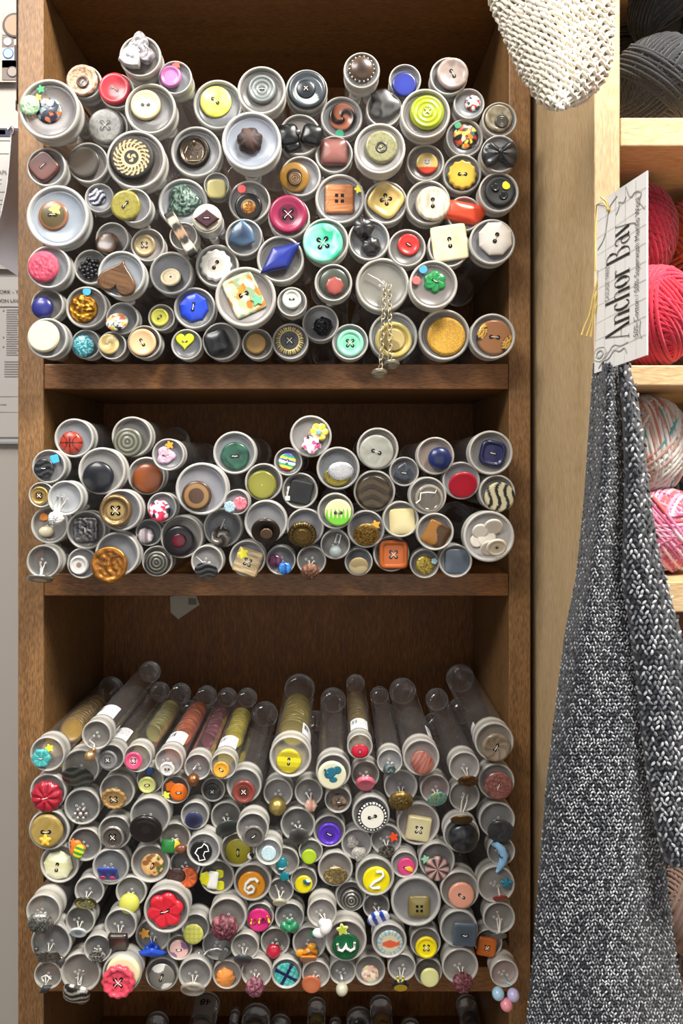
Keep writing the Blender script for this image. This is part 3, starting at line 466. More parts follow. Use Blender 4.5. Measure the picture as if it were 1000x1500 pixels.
T(2,523,1237,23,'clear glass elephant shape', b(517,1233,11,'#a8a49c','#d8d4cc',s='blob',pat='crease',pr='dome',m='c',h=.6), b(526,1250,12,'#b0aca4','#e4e0d8',s='blob',pat='crease',pr='dome',m='c',h=.6,rot=40))
T(2,455,1247,18,'little lime green disc', b(453,1254,11,'#a8c42c','#98b41c',pat='shade',pr='flat',h=.3))
T(2,419,1265,22,'teal blue whale shape', b(415,1268,11,'#17808c','#0c6c78',s='oval',pr='dome',rot=80,h=.5), b(419,1286,8,'#17808c',s='fl5',pr='dome',rot=50), ln([(411,1275),(416,1276),(421,1273)],2.4,'#e8e8e8',7))
T(2,491,1273,26,'brass lattice oval', b(491,1282,18,'#8c7448','#dccc98',pat='fili',pr='dome',asp=.62,m='m'))
T(2,548,1283,29,'bright yellow button with a white two', b(550,1287,20,'#e6d80c','#dccc04',pat='shade',pr='flat',h=.15), ln([(550,1276),(558,1275),(561,1280),(556,1286),(547,1291),(541,1297),(545,1300),(556,1299)],4.2,'#ece8e0',4), p=.03)
T(2,449,1296,20,'yellow button with green swallow', b(449,1301,13,'#e0d010','#d4c408',pat='shade',pr='flat'), b(454,1297,6,'#2c6c68',s='half',pr='flat',up=4,rot=-25), b(456,1295,4,'#e8e8e8',s='half',up=7,rot=-20))
T(2,412,1306,19,'white mushroom-like loop shank', b(410,1321,10,'#c9c4ac','#a8a488',pat='rim',pr='flat',asp=.35,h=.4), ln([(404,1298),(408,1308),(410,1318)],2.2,'#d8d4cc',6))
T(2,510,1319,23,'gunmetal dome of concentric circles', b(511,1321,16,'#34322e','#9c9a92',pat='rings',pr='dome',m='m',h=.5))
T(2,467,1329,22,'white seated bird figure', b(473,1348,12,'#e4e2e0','#cfcdca',s='oval',pat='shade',pr='dome',h=.7,rot=60), b(463,1357,10,'#e4e2e0',s='oval',pr='dome',h=.5), b(468,1342,6,'#e4e2e0',pr='dome',h=.8), p=.04)
T(2,550,1328,20,'blue and white tilted cap shape', b(553,1344,17,'#1c40a8','#e4e4e4',pat='stripe',pr='dome',asp=.5,h=.4,roll=22))
T(2,74,1379,30,'silver lying dog charm', b(70,1398,15,'#54504c','#b0aca4',s='sq',pat='crease',pr='dome',asp=.4,m='m',sx=1.2), b(88,1404,7,'#6c6864',pr='dome',m='m',h=.7), b(53,1388,5,'#6c6864',s='tri',pr='dome',m='m',h=.7), p=.035)
T(2,117,1349,22,'silver-white mirror disc below thread', b(115,1365,12,'#c4ccd0','#7c888c',pat='ctr',pr='rim',asp=.45), p=.032)
T(2,176,1355,24,'dark brown box hanging below pinholes', b(174,1375,14,'#2c2018','#3c2e24',s='sqr',pr='flat',asp=.58,h=.6), p=.034)
T(2,140,1394,21,'small pewter flower charm', b(140,1403,12,'#4c4844','#b8b4ac',s='fl6',pat='relief',pr='dome',m='m',asp=.8), p=.038)
T(2,72,1428,21,'black jewel edge on wire loop, lower left corner', b(69,1446,10,'#26262a','#50505a',s='leaf',pr='dome',h=.6,asp=.6,rot=30,smooth=0), ln([(66,1436),(63,1430),(70,1427),(77,1433)],2,'#c4c4c0',5), p=.035)
T(2,119,1421,30,'chromed curved band button', b(114,1448,20,'#3c3834','#d4d0c8',s='rsq',pat='wave',pr='dome',asp=.4,m='m',h=.5,roll=-12), ln([(113,1428),(115,1438),(120,1438),(123,1418)],2.6,'#c9c9c5',6), p=.035)
T(2,181,1424,29,'coral pink rose-swirl button over cream', b(184,1420,25,'#d8d0a8',pr='flat'), b(177,1434,25,'#d8485c','#b43044',s='scal',pat='spin',pr='rim',ho=4,up=7), p=.04)
T(2,223,1375,26,'blue dragonfly-like figure, orange star sticker', b(223,1394,12,'#1c48b8','#3c68d8',s='bow',pr='dome',asp=.7,h=.6), b(222,1386,6,'#1c48b8',s='oval',rot=90,pr='dome',h=.6), b(223,1397,17,'#1c48b8',s='leaf',pr='dome',asp=.35,h=.4), st(211,1371,'#e8a43c',r=9))
T(2,237,1431,25,'grey button inlaid with white ovals', b(237,1434,19,'#74706a','#dcdad2',pat='lens',pr='dome',ho=2,rot=70,h=.15))
T(2,286,1359,21,'lime green basket-textured dome', b(283,1368,15,'#bcbc5c','#a4a448',pat='grid',pr='dome',m='n'))
T(2,262,1390,19,'pink button with mauve crescent swirls', b(262,1391,14,'#dcb4ac','#8c6484',pat='lens',pr='flat',ho=2))
T(2,333,1342,28,'burgundy cord turk knot near the centre', b(329,1355,21,'#4c1c28','#9c5c64',s='knob',pat='crease',pr='dome',asp=.75,h=.6,m='n'), p=.033)
T(2,317,1386,23,'silver bar-and-end toggle', ln([(296,1402),(303,1394),(316,1391),(324,1393)],3.4,'#c4c4c0',7,'m'), b(293,1402,9,'#c9c9c5',s='sqr',sx=.25,rot=25,pr='flat',h=.6,m='m'), b(327,1397,11,'#8c8c88',s='sqr',sx=.4,rot=-30,pr='flat',h=.6,m='m'))
T(2,359,1389,21,'dark bowl-shaped shank button', b(357,1406,14,'#26262a','#3c3c40',pat='shade',pr='dome',asp=.4,h=.4), p=.032)
T(2,380,1343,21,'hot pink button with coloured lettering', b(379,1347,17,'#cc2c74','#bc2068',pat='shade',pr='flat',h=.15), ln([(368,1347),(367,1353)],2.2,'#e8d82c',4), ln([(372,1346),(376,1349),(371,1353)],2.2,'#9c2c2c',4), ln([(380,1346),(379,1352)],2.2,'#e8e23c',4), ln([(385,1345),(382,1350),(389,1350),(385,1345)],1.8,'#6c1c3c',4), ln([(391,1342),(394,1351)],3,'#e8b82c',4))
T(2,285,1424,25,'clear disc with white pearly bar', b(282,1443,18,'#7c7468','#b0a898',pat='rim',pr='flat',asp=.4,m='c'), ln([(273,1438),(282,1436),(291,1438)],3.4,'#e4e4d8',7), p=.032)
T(2,332,1428,22,'sparkling orange gemstone cluster', b(330,1431,15,'#c8641c','#f0a858',s='knob',pat='glit',pr='dome',h=.4))
T(2,375,1424,23,'plum coloured frayed knot in bottom row', b(373,1443,15,'#582838','#a46c78',s='knob',pat='crease',pr='dome',h=.6,m='n'), p=.032)
T(2,426,1345,22,'green frog-like lump', b(426,1357,14,'#2c8058','#206c48',s='bow',pr='dome',asp=.5,h=.6), b(426,1350,6,'#2c8058',pr='dome',h=.8))
T(2,403,1381,22,'little red apple with silver leaf', b(401,1393,11,'#b01c34','#8c1024',s='oct',pat='shade',pr='dome',h=.7), b(413,1389,5,'#b8b4ac',s='star',m='m'))
T(2,451,1383,25,'crouching orange tabby cat', b(452,1396,12,'#d88c1c','#8c5410',s='oval',pat='wave',pr='dome',h=.6), b(439,1397,8,'#d88c1c',s='oval',pr='dome',h=.6), b(455,1388,8,'#d8941c',s='tri',pr='dome',h=.7), b(450,1405,12,'#c47430',s='sq',pr='flat',asp=.25), st(456,1369,'#2c8458','o',5))
T(2,507,1373,31,'dark green button with a white three, star on top', b(507,1380,20,'#0f5c34','#0a4c2a',pat='shade',pr='flat',h=.15), ln([(495,1378),(496,1386),(502,1388),(506,1383),(507,1378),(508,1384),(514,1388),(520,1384),(520,1376)],4.2,'#ece8e0',4), b(502,1356,10,'#a8b83c','#e8e490',s='star',pat='rim',pr='flat',rot=10,up=2,h=.2), p=.036, tint='#a8989c')
T(2,419,1426,23,'turquoise and navy plaid round button', b(419,1427,18,'#1c9c94','#161a44',pat='plaid',pr='flat',rot=-28,h=.12))
T(2,463,1423,21,'tipped coral oval disc', b(456,1436,14,'#c4704c','#a85838',pat='shade',pr='flat',asp=.75,roll=-30), p=.032)
T(2,501,1424,20,'hanging grey-white pearl', pearl(500,1444,9,'#b4b09c','g',0), ln([(498,1424),(500,1434)],3,'#d4d0c8',6), p=.03)
T(2,541,1422,23,'pastel speckled candy-like button', b(541,1426,13,'#d8d0b0',pat='multi',pr='dome',cl=['#d8d0b0','#e0b0a8','#e8e4d4','#c8cc7c','#d87c74']))
T(2,570,1379,26,'cream button with mosaic red fish', b(571,1381,19,'#c4b898','#7ca0ac',pat='mosaic',pr='flat',h=.12), p=.033)
T(2,588,1417,21,'yellow bee with black band', b(586,1440,12,'#d8b424','#121212',pat='rim',pr='flat',asp=.42,h=.5), ln([(582,1430),(583,1437)],4,'#d8c84c',6), ln([(590,1430),(589,1437)],4,'#d8c84c',6), p=.032)
T(2,623,1381,23,'sunny yellow four-hole button', b(624,1387,16,'#e4d008','#d4bc04',pat='rim',pr='rim',ho=4))
T(2,627,1424,21,'pale butter yellow plain disc', b(629,1431,14,'#d8d898','#ccc886',pat='shade',pr='flat',h=.25))
T(2,672,1360,28,'steel blue-grey flat square', b(680,1367,17,'#3a4650','#4c5862',s='sqr',pat='shade',pr='flat',rot=-4,ho=2,h=.25), p=.032)
T(2,674,1416,27,'maroon frayed knot beside the yellow disc', b(677,1438,16,'#501c20','#986068',s='knob',pat='crease',pr='dome',h=.6,asp=.8,m='n'), p=.032)
T(2,719,1388,21,'burnt orange square four-hole button', b(716,1392,14,'#b8601c','#a04c10',s='sqr',pat='shade',pr='flat',rot=-10,ho=4,h=.3))
T(2,735,1420,21,'pastel blue, lilac and pink pearls', pearl(724,1444,9,'#9cc0d4','g',2), pearl(746,1446,9,'#b4acd0','g',2), pearl(736,1460,9,'#e08c98','g',6), ln([(732,1421),(738,1432),(745,1436)],2.4,'#9cd0c8',6), p=.032, tint='#c0a4a4')
# ------------------------------------------------------------ setting
def slab(name, a, b, mat, kind='structure', parent=None, bev=0):
    mb = MB(); c = Vector([(a[i]+b[i])/2 for i in range(3)])
    mb.box([a[i]-c[i] for i in range(3)], [b[i]-c[i] for i in range(3)])
    o = mb.build(name, mat, parent, c, smooth=False)
    if kind: o['kind'] = kind
    if bev: bevel(o, bev)
    return o
zz = lambda py, d=D: ZC-(py-PY)/F*d
xx = lambda px, d=D: (px-PX)/F*d
wallm = flat('painted_wall', '#aea69e', .85)
slab('floor', (-1.6, -2.2, -.02), (1.6, .22, 0), flat('grey_floor', '#6f675e', .7))
slab('wall_back', (-1.6, .18, 0), (1.6, .22, 2.7), wallm)
WV = wood('walnut_stile', '#50361c', '#7f5b35', '#98734a', 2, .5)
WH = wood('walnut_board', '#43290f', '#764a20', '#8f602f', 0, .45)
WB = wood('walnut_panel', '#482402', '#6c3e08', '#8c5612', 2, .65, .6)
ZT, ZB = 1.712, 0.0
case = empty('button_shelf', (0, 0, 0)); tag(case, 'dark walnut stained shelf unit holding hundreds of button tubes', 'shelf')
XL0, XL1, XR0, XR1, DEP = xx(26), xx(64), xx(745), xx(777), .1405
for (a, b_) in ((XL0, XL1), (XR0, XR1)): slab('side_panel', (a, 0, ZB), (b_, DEP+.006, ZT), WV, None, case, .0008)
slab('back_panel', (XL1, DEP, .05), (XR0, DEP+.006, ZT), WB, None, case)
BT = [zz(533), zz(840), zz(1417)]
for t_, bt in ((BT[0], zz(570)), (BT[1], zz(873)), (BT[2], zz(1453)), (.838, .82), (.45, .432), (.09, .07), (ZT, ZT-.018)):
    slab('shelf_board', (XL1+.0002, 0, bt), (XR0-.0002, DEP, t_), WH, None, case, .0008)
# ------------------------------------------------------------ settle the tubes (they may not pass through each other, the boards or the sides)
PD = [.022, .024, .027]
for t in TUBES:
    p = t['p'] if t['p'] is not None else PD[t['sh']]+R_.uniform(-.003, .003)
    cl, cr = t['cx']-t['R']*.99, t['cx']+t['R']*.99
    if cl < 70: p = max(p, D-D*(PX-66)/(PX-cl))
    if cr > 740: p = max(p, D-D*(743-PX)/(cr-PX))
    d = D-p; t['d'] = d; t['k'] = d/F; t['r'] = t['R']*d/F
    t['X'] = t['X0'] = xx(t['cx'], d); t['Z'] = t['Z0'] = zz(t['cy'], d)
for it in range(140):
    for s_ in (0, 1, 2):
        ts = [t for t in TUBES if t['sh'] == s_]
        for i in range(len(ts)):
            a = ts[i]
            for j in range(i):
                q = ts[j]; dx, dz = a['X']-q['X'], a['Z']-q['Z']; m = (a['r']+q['r'])*.945
                if abs(dx) < m and abs(dz) < m:
                    L = math.hypot(dx, dz)
                    if 1e-9 < L < m:
                        e = (m-L)*.5/L; a['X'] += dx*e; a['Z'] += dz*e; q['X'] -= dx*e; q['Z'] -= dz*e
        for t in ts:
            if it < 110: t['X'] += (t['X0']-t['X'])*.06; t['Z'] += (t['Z0']-t['Z'])*.06
            t['X'] = min(max(t['X'], XL1+t['r']*.98), XR0-t['r']*.98)
            t['Z'] = max(t['Z'], BT[s_]+t['r']*.98)
def to_mesh(o):
    bpy.context.view_layer.update()
    me = bpy.data.meshes.new_from_object(o.evaluated_get(bpy.context.evaluated_depsgraph_get()))
    n = bpy.data.objects.new(o.name, me); C.objects.link(n); n.parent = o.parent; n.matrix_local = o.matrix_local.copy(); nm = o.name
    bpy.data.objects.remove(o); n.name = nm; return n
SHELF = ['top', 'middle', 'bottom']
CAPC = {}
def make_cap(r, tint, seed, warm=False):
    """snap cap with a raised rim, sunken face and a stepped skirt; the tube slides into it"""
    mb = MB(); g = Random_(seed)
    base = lin(tint) if tint else lin(['#a9a9ae', '#a2a4a9', '#adaaa8', '#a39d99', '#a8adb2', '#9c9a98'][seed % 6]); base = mix(base, lin('#9c948a'), .45) if warm else base; base = mix(base, (0, 0, 0), g.choice((0, .12, .25, .4, .5)) if not tint else .08)
    rimc = mix(lin('#c4c1b9'), base, .25); n = 44
    prof = [(.93, .0128), (.972, .0128), (.972, .0102), (.935, .0098), (.93, .0062), (.955, .0058), (.975, .005), (.985, .0035), (.995, .0018), (.988, .0006), (.96, .0001), (.925, 0), (.895, .0002), (.875, .0009), (.86, .0024), (.83, .0027), (.80, .0023), (.785, .0023), (.76, .0027), (.4, .0025), (.0005, .0025)]
    mats = [0]*14+[1]*6
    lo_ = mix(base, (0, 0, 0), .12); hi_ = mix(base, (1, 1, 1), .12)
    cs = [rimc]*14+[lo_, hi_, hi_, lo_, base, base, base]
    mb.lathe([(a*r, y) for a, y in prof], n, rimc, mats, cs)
    return mb
def Random_(s): return random.Random(s)
def make_body(r, L):
    mb = MB(); q = .9*r; n = 32
    mb.lathe([(q, .0095), (q, L*.3), (q, L*.7), (q, L-.003), (q*1.02, L-.0036), (q*1.02, L-.0002), (q*.97, L), (q*.5, L+.0004), (q*.001, L+.0004)], n, lin('#b9b4ac'), [0]*4+[1]*2+[0]*3)
    return mb
def place(t, e, up, r=0, asp=1.):
    de = t['d']+.0025-up*t['k']; tilt = 0; ext = 0
    if asp < 1:
        phi = math.atan((e['y']-PY)/F); ac = math.acos(max(.05, asp))
        tilt = -(ac-phi) if phi > -.08 else ac+phi
        ext = abs(math.sin(tilt))*r*t['k']*.8
    if math.hypot(e['x']-t['cx'], e['y']-t['cy'])+r > .86*t['R'] and e.get('t') == 'b': ext += 5.2*t['k']
    b0 = t.get('base')
    if b0 and e.get('t') and b0[0] is not e:
        inside = e['t'] == 'l' and e.get('m') != 'x' or math.hypot(e.get('x', 0)-b0[0]['x'], e.get('y', 0)-b0[0]['y']) < b0[0]['r']*.9
        if inside and ext < b0[1]:
            ext = b0[1]
            if e['t'] == 'b' and asp == 1 and e.get('r', 0) < b0[0]['r']*.8: tilt = b0[2]
    elif e.get('t') == 'b': t['base'] = (e, ext, tilt)
    de -= ext; px, py = e['x'], e['y']
    return Vector((xx(px, de)+t['X']-t['X0'], de-t['d'], zz(py, de)+t['Z']-t['Z0']))-Vector((t['X'], 0, t['Z'])), tilt
def child(mb, name, mat, root, smooth=True): return mb.build(name, mat, root, smooth=smooth)
DARK = lin('#0d0a08')
GRP = {0: 'button tubes on the top shelf', 1: 'button tubes on the middle shelf', 2: 'button tubes on the bottom shelf'}
def build_tube(t, i):
    root = empty('button_tube', (t['X'], t['d']-D, t['Z'])); k = t['k']
    tag(root, ('tube capped with ' if len(t['desc'].split()) > 9 else SHELF[t['sh']]+'-shelf tube capped with ')+t['desc'], 'button tube', GRP[t['sh']])
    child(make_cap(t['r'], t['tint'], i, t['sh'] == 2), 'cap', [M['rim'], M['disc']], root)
    child(make_body(t['r'], t['L']), 'tube_body', [M['tube'], M['disc']], root)
    th = MB(); sd = i; first = None; g0 = Random_(i+900); free = t['Z']-t['r'] > BT[t['sh']]+.003 and t['X']-t['r'] > XL1+.003 and t['X']+t['r'] < XR0-.003; root.rotation_euler = (math.radians(g0.uniform(-.6, .6)), 0, math.radians(g0.uniform(-.6, .6))) if free else (0, 0, 0)
    for n_, e in enumerate(t['el']):
        if e['t'] == 'b':
            asp = e.get('asp', 1.); r = e['r']; c = lin(e['c']); c2 = lin(e['c2']) if e.get('c2') else c
            pos, tilt = place(t, e, e.get('up', 0), r, asp)
            S = Matrix.Diagonal((e.get('sx', 1.), 1., 1., 1.)) 
            if e.get('skew'): S = Matrix(((1, 0, e['skew'], 0), (0, 1, 0, 0), (0, 0, 1, 0), (0, 0, 0, 1))) @ S
            rollm = Matrix.Rotation(math.radians(-e.get('roll', 0)), 4, 'Y')
            K = Matrix.Translation(pos) @ Matrix.Scale(k, 4) @ rollm @ Matrix.Rotation(-tilt, 4, 'X') @ Matrix.Rotation(math.radians(-e.get('rot', 0)), 4, 'Y') @ S
            if e.get('skew'): K = Matrix.Translation(pos) @ Matrix.Scale(k, 4) @ Matrix.Rotation(math.radians(12), 4, 'Y') @ S
            mb = MB(); h = e.get('h', .22)
            s_ = e.get('s', 'o'); rr = r*1.12 if s_ in ('sq', 'sqr', 'rsq') and r > 12 and 'sx' not in e else r
            if s_ in ('sq', 'sqr', 'rsq'): rr = r*1.0
            rho0 = 1.0
            top = polar(mb, K, rr, c, c2, s_, e.get('pat', ''), e.get('pr', 'flat'), h, e.get('sd', sd*1.37+n_), [lin(x) for x in e['cl']] if e.get('cl') else None)
            ho = e.get('ho', 0)
            if ho:
                an = 0
                hp = {1: [(0, 0)], 2: [(-.2, 0), (.2, 0)], 4: [(-.19, -.19), (.19, -.19), (.19, .19), (-.19, .19)], 'sq4': [(-.2, -.2), (.2, -.2), (.2, .2), (-.2, .2)]}[ho]
                hr = max(.1*r, 1.45) if ho != 'sq4' else .13*r
                pf = PR[e.get('pr', 'flat')]; yt = -h*rr*max(pf(.2), pf(0)) - .015*rr - .1
                for (hx, hy) in hp:
                    q = 4 if ho == 'sq4' else 10; o_ = math.pi/4 if ho == 'sq4' else 0
                    vs = [K @ Vector((hx*r+hr*1.25*math.cos(o_+6.2832*z/q), yt, hy*r+hr*1.25*math.sin(o_+6.2832*z/q))) for z in range(q)]
                    mb.add(vs, [tuple(range(q))], DARK if ho != 1 else lin('#3a2c20'))
                if ho in (2, 4):
                    prs = [(0, 1)] if ho == 2 else [(0, 2), (1, 3)]
                    tc = lin('#e6e0d4') if sum(c) < 1.6 else lin('#8c8272')
                    for a_, b_ in prs:
                        A, B = hp[a_], hp[b_]; pts = []
                        for z in range(6):
                            f = z/5; pts.append(K @ Vector(((A[0]+(B[0]-A[0])*f)*r, yt-.9*math.sin(f*math.pi)-.2+.0*f, (A[1]+(B[1]-A[1])*f)*r+.3*math.sin(f*9))))
                        th.tube(pts, .5*k, tc, 5)
            bo = child(mb, 'button', M[e.get('m', 'g')], root, e.get('smooth', 1) != 0); first = first or bo
            if asp < .9 or e['y']-t['cy'] > 9:
                # thread from the pinholes of the cap down to the shank
                y0 = t['cy']+1; y1 = e['y']-r*asp*.55
                if n_ == 0 and y1 > y0+1:
                    for s2 in (-1, 1):
                        pts = []
                        for z in range(5):
                            f = z/4; pp, _ = place(t, dict(x=t['cx']+s2*3.2*(1-f)+(e['x']-t['cx'])*f, y=y0+(y1-y0)*f), 1+4*math.sin(f*2.2)); pts.append(pp)
                        th.tube(pts, .75*k, lin('#dcd8ce'), 5)
        elif e['t'] == 's':
            pos, _ = place(t, e, 4.2 if e['s'] != 'sqr' else 5)
            K = Matrix.Translation(pos) @ Matrix.Scale(k, 4) @ Matrix.Rotation(math.radians(-e['rot']), 4, 'Y')
            mb = MB(); polar(mb, K, e['r'], lin(e['c']), None, e['s'], '', 'flat', .06); child(mb, 'sticker', M['s'], root, False)
        elif e['t'] == 'l':
            pts = [place(t, dict(t='l', x=x, y=y), e['up']+(0 if isinstance(e['w'], list) else .25*e['w'] if e['w'] > 4 else 0))[0] for x, y in e['pts']]
            mb = MB(); mb.tube(pts, [w_*.5*k for w_ in e['w']] if isinstance(e['w'], list) else e['w']*.5*k, lin(e['c']), 6 if not isinstance(e['w'], list) else 14); 
            nm = 'button' if isinstance(e['w'], list) else 'marking' if e['up'] <= 5 and lin(e['c']) and len(t['el']) > 1 and e['m'] != 'm' else ('emblem' if e['m'] == 'm' else 'thread')
            child(mb, nm, M['t'] if nm == 'thread' else M[e['m']], first if first and nm != 'thread' else root)
        elif e['t'] == 'p':
            pos, _ = place(t, e, e['up']); pos = pos+Vector((0, -e['r']*.8*k, 0))
            mb = MB(); mb.ball(pos, e['r']*k, lin(e['c']), 18 if e['r'] > 5 else 10, 12 if e['r'] > 5 else 7); child(mb, 'bead', M[e['m']], root)
    # pinholes pricked through the cap
    hb = MB()
    hang = any(e['t'] == 'b' and e['y']-t['cy'] > 8 or e['t'] in 'lp' for e in t['el']) or not t['el'] or t['cx'] == 560
    if hang:
        g = Random_(i)
        for s2, u2 in ((-3.6, 0), (3.6, .5), (g.choice((-1, 1))*1.5, -5)) + (((-8, -3),) if g.random() < .5 else ()):
            pp, _ = place(t, dict(x=t['cx']+s2, y=t['cy']+1+u2), .3)
            for rr, cc, dy in ((1.75, lin('#e4e4e2'), 0), (1.0, DARK, -.12)):
                hb.add([pp+Vector((rr*k*math.cos(z*.7854), dy*k, rr*k*math.sin(z*.7854))) for z in range(8)], [tuple(range(8))], cc)
        child(hb, 'pinhole', M['s'], root)
    if th.v: child(th, 'thread', M['t'], first or root)
    if t['lab']:
        mb = MB(); q = .905*t['r']; lo, hi = {1: (40, 140), 2: (-5, 55), 3: (150, 200)}[t['lab']]
        y0, y1 = {1: (.0135, .034), 2: (.014, .036), 3: (.0135, .022)}[t['lab']]; nu, nv = 60, 26; g = Random_(i); vs = []; cs = []
        bars = [g.random() < .5 for _ in range(nu)]
        for a_ in range(nu+1):
            th_ = math.radians(hi+(lo-hi)*a_/nu)
            for b_ in range(nv+1):
                f, v = a_/nu, b_/nv; vs.append((q*math.cos(th_), y0+(y1-y0)*v, q*math.sin(th_)))
                c_ = lin('#e2e2e4')
                if .08 < f < .42 and .5 < v < .85 and bars[min(nu-1, a_)]: c_ = lin('#3c4248')
                if .5 < f < .9 and v > .45 and int(v*20) % 3 == 0 and g.random() < .55: c_ = lin('#5c6066')
                cs.append(c_)
        mb.add(vs, [(a_*(nv+1)+b_, (a_+1)*(nv+1)+b_, (a_+1)*(nv+1)+b_+1, a_*(nv+1)+b_+1) for a_ in range(nu) for b_ in range(nv)], cs)
        child(mb, 'price_label', M['s'], root)
    return root
for i, t in enumerate(TUBES): t['root'] = build_tube(t, i)
# ------------------------------------------------------------ spare buttons packed inside the uppermost bottom-shelf tubes
WORDS = {134: 1}
fills = [t for t in TUBES if t['fill']]
names = {'#8a6a20': 'amber', '#8c8448': 'olive', '#b0562c': 'orange', '#6a2438': 'wine red', '#b0a024': 'yellow', '#8c7c28': 'mustard', '#6c5820': 'dull gold'}
for t in fills:
    c = lin(t['fill']); q = .78*t['r']; mb = MB()
    polar(mb, Matrix.Scale(1, 4), q, tuple(min(1, x*2.2+.01) for x in c), c, 'o', 'rim', 'dish', .22)
    first = mb.build('loose_button', M['g'])
    g = Random_(int(t['cx'])); n = 13; y = .045
    for j in range(n):
        o = first if j == 0 else first.copy()
        if j: C.objects.link(o)
        y += g.uniform(.0035, .0055)
        o.location = (t['X']+g.uniform(-.06, .06)*t['r'], t['d']-D+y, t['Z']-.07*t['r']); o.rotation_euler = (g.uniform(-.35, .35), g.uniform(0, 6), g.uniform(-.3, .3))
        tag(o, '%s spare button stacked inside the clear tube with %s' % (names[t['fill']], ' '.join(t['desc'].split()[:6])), 'button', names[t['fill']]+' spare buttons inside a tube')
# ------------------------------------------------------------ the chain with two shank buttons, hanging from the big cap
t = [q for q in TUBES if q['cx'] == 560 and q['sh'] == 0][0]; root = t['root']
off = Vector((t['X'], t['d']-D, t['Z']))
for (xa, ya, xb, yb, nlink) in ((563, 420, 557, 538, 17), (570, 422, 571, 524, 15)):
    mb = MB()
    for j in range(nlink):
        f = j/(nlink-1); c_ = W(xa+(xb-xa)*f, ya+(yb-ya)*f, t['d']-.004-.001*math.sin(f*3))-off; pts = []
        for z in range(12):
            a = z*math.pi/6; ux, uz = 2.6*math.cos(a), 4.9*math.sin(a)
            if j % 2: pts.append(c_+Vector((ux*.75*t['k'], ux*.9*t['k'], uz*t['k'])))
            else: pts.append(c_+Vector((ux*t['k']+uz*.25*t['k'], -ux*.2*t['k'], uz*t['k'])))
        mb.tube(pts, .95*t['k'], lin('#a89c84'), 6, True)
    child(mb, 'chain', M['m'], root)
for (x, y, r) in ((555, 545, 12), (573, 532, 12)):
    mb = MB(); K = Matrix.Translation(W(x, y, t['d']-.009)-off) @ Matrix.Scale(t['k'], 4) @ Matrix.Rotation(math.radians(70), 4, 'X')
    polar(mb, K, r, lin('#8d8474'), lin('#c9c0ae'), 'o', 'rings', 'dome', .5); child(mb, 'button', M['m'], root)
mb = MB(); mb.tube([W(x, y, t['d']-.0005)-off for x, y in ((538, 401), (543, 404), (553, 409), (562, 416))], .8*t['k'], lin('#d8d2c4'), 5); child(mb, 'thread', M['t'], root)
# ------------------------------------------------------------ dim tubes in the lowest compartment, far ends toward the back
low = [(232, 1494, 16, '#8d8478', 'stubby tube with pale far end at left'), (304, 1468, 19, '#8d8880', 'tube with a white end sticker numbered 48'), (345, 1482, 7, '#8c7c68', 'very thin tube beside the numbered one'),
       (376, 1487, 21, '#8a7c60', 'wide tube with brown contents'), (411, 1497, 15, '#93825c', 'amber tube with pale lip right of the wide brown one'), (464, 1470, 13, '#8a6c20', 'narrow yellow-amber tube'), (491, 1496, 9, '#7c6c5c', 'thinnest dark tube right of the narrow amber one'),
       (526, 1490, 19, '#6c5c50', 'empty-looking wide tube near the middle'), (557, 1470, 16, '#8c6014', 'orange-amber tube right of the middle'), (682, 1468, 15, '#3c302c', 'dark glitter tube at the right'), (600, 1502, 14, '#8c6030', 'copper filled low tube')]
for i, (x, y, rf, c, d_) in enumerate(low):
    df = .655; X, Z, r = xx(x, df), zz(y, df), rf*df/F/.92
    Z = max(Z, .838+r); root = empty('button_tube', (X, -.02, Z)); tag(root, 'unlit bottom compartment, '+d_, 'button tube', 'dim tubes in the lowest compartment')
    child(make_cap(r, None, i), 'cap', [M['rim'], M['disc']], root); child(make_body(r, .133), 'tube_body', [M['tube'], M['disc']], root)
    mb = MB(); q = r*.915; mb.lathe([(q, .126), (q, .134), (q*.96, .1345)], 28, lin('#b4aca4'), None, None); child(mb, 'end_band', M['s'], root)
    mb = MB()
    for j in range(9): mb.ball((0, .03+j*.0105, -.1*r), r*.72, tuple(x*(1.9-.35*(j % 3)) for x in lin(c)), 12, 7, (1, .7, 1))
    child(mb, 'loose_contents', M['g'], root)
    if i == 1:
        mb = MB(); vs = []
        for a_ in range(13):
            for yy in (.104, .1255): an = math.radians(40+100*a_/12); vs.append((q*math.cos(an), yy, q*math.sin(an)))
        mb.add(vs, [(2*a_, 2*a_+2, 2*a_+3, 2*a_+1) for a_ in range(12)], lin('#b8b2aa')); child(mb, 'end_sticker', M['s'], root)
        cu = bpy.data.curves.new('number', 'FONT'); cu.body = '48'; cu.size = .010; cu.align_x = 'CENTER'; cu.materials.append(flat('ink', '#1c1a18', .6))
        o = bpy.data.objects.new('number', cu); C.objects.link(o); o.parent = root; o.location = (0.001, .121, q+.0004); o.rotation_euler = (0, 0, math.pi); to_mesh(o)
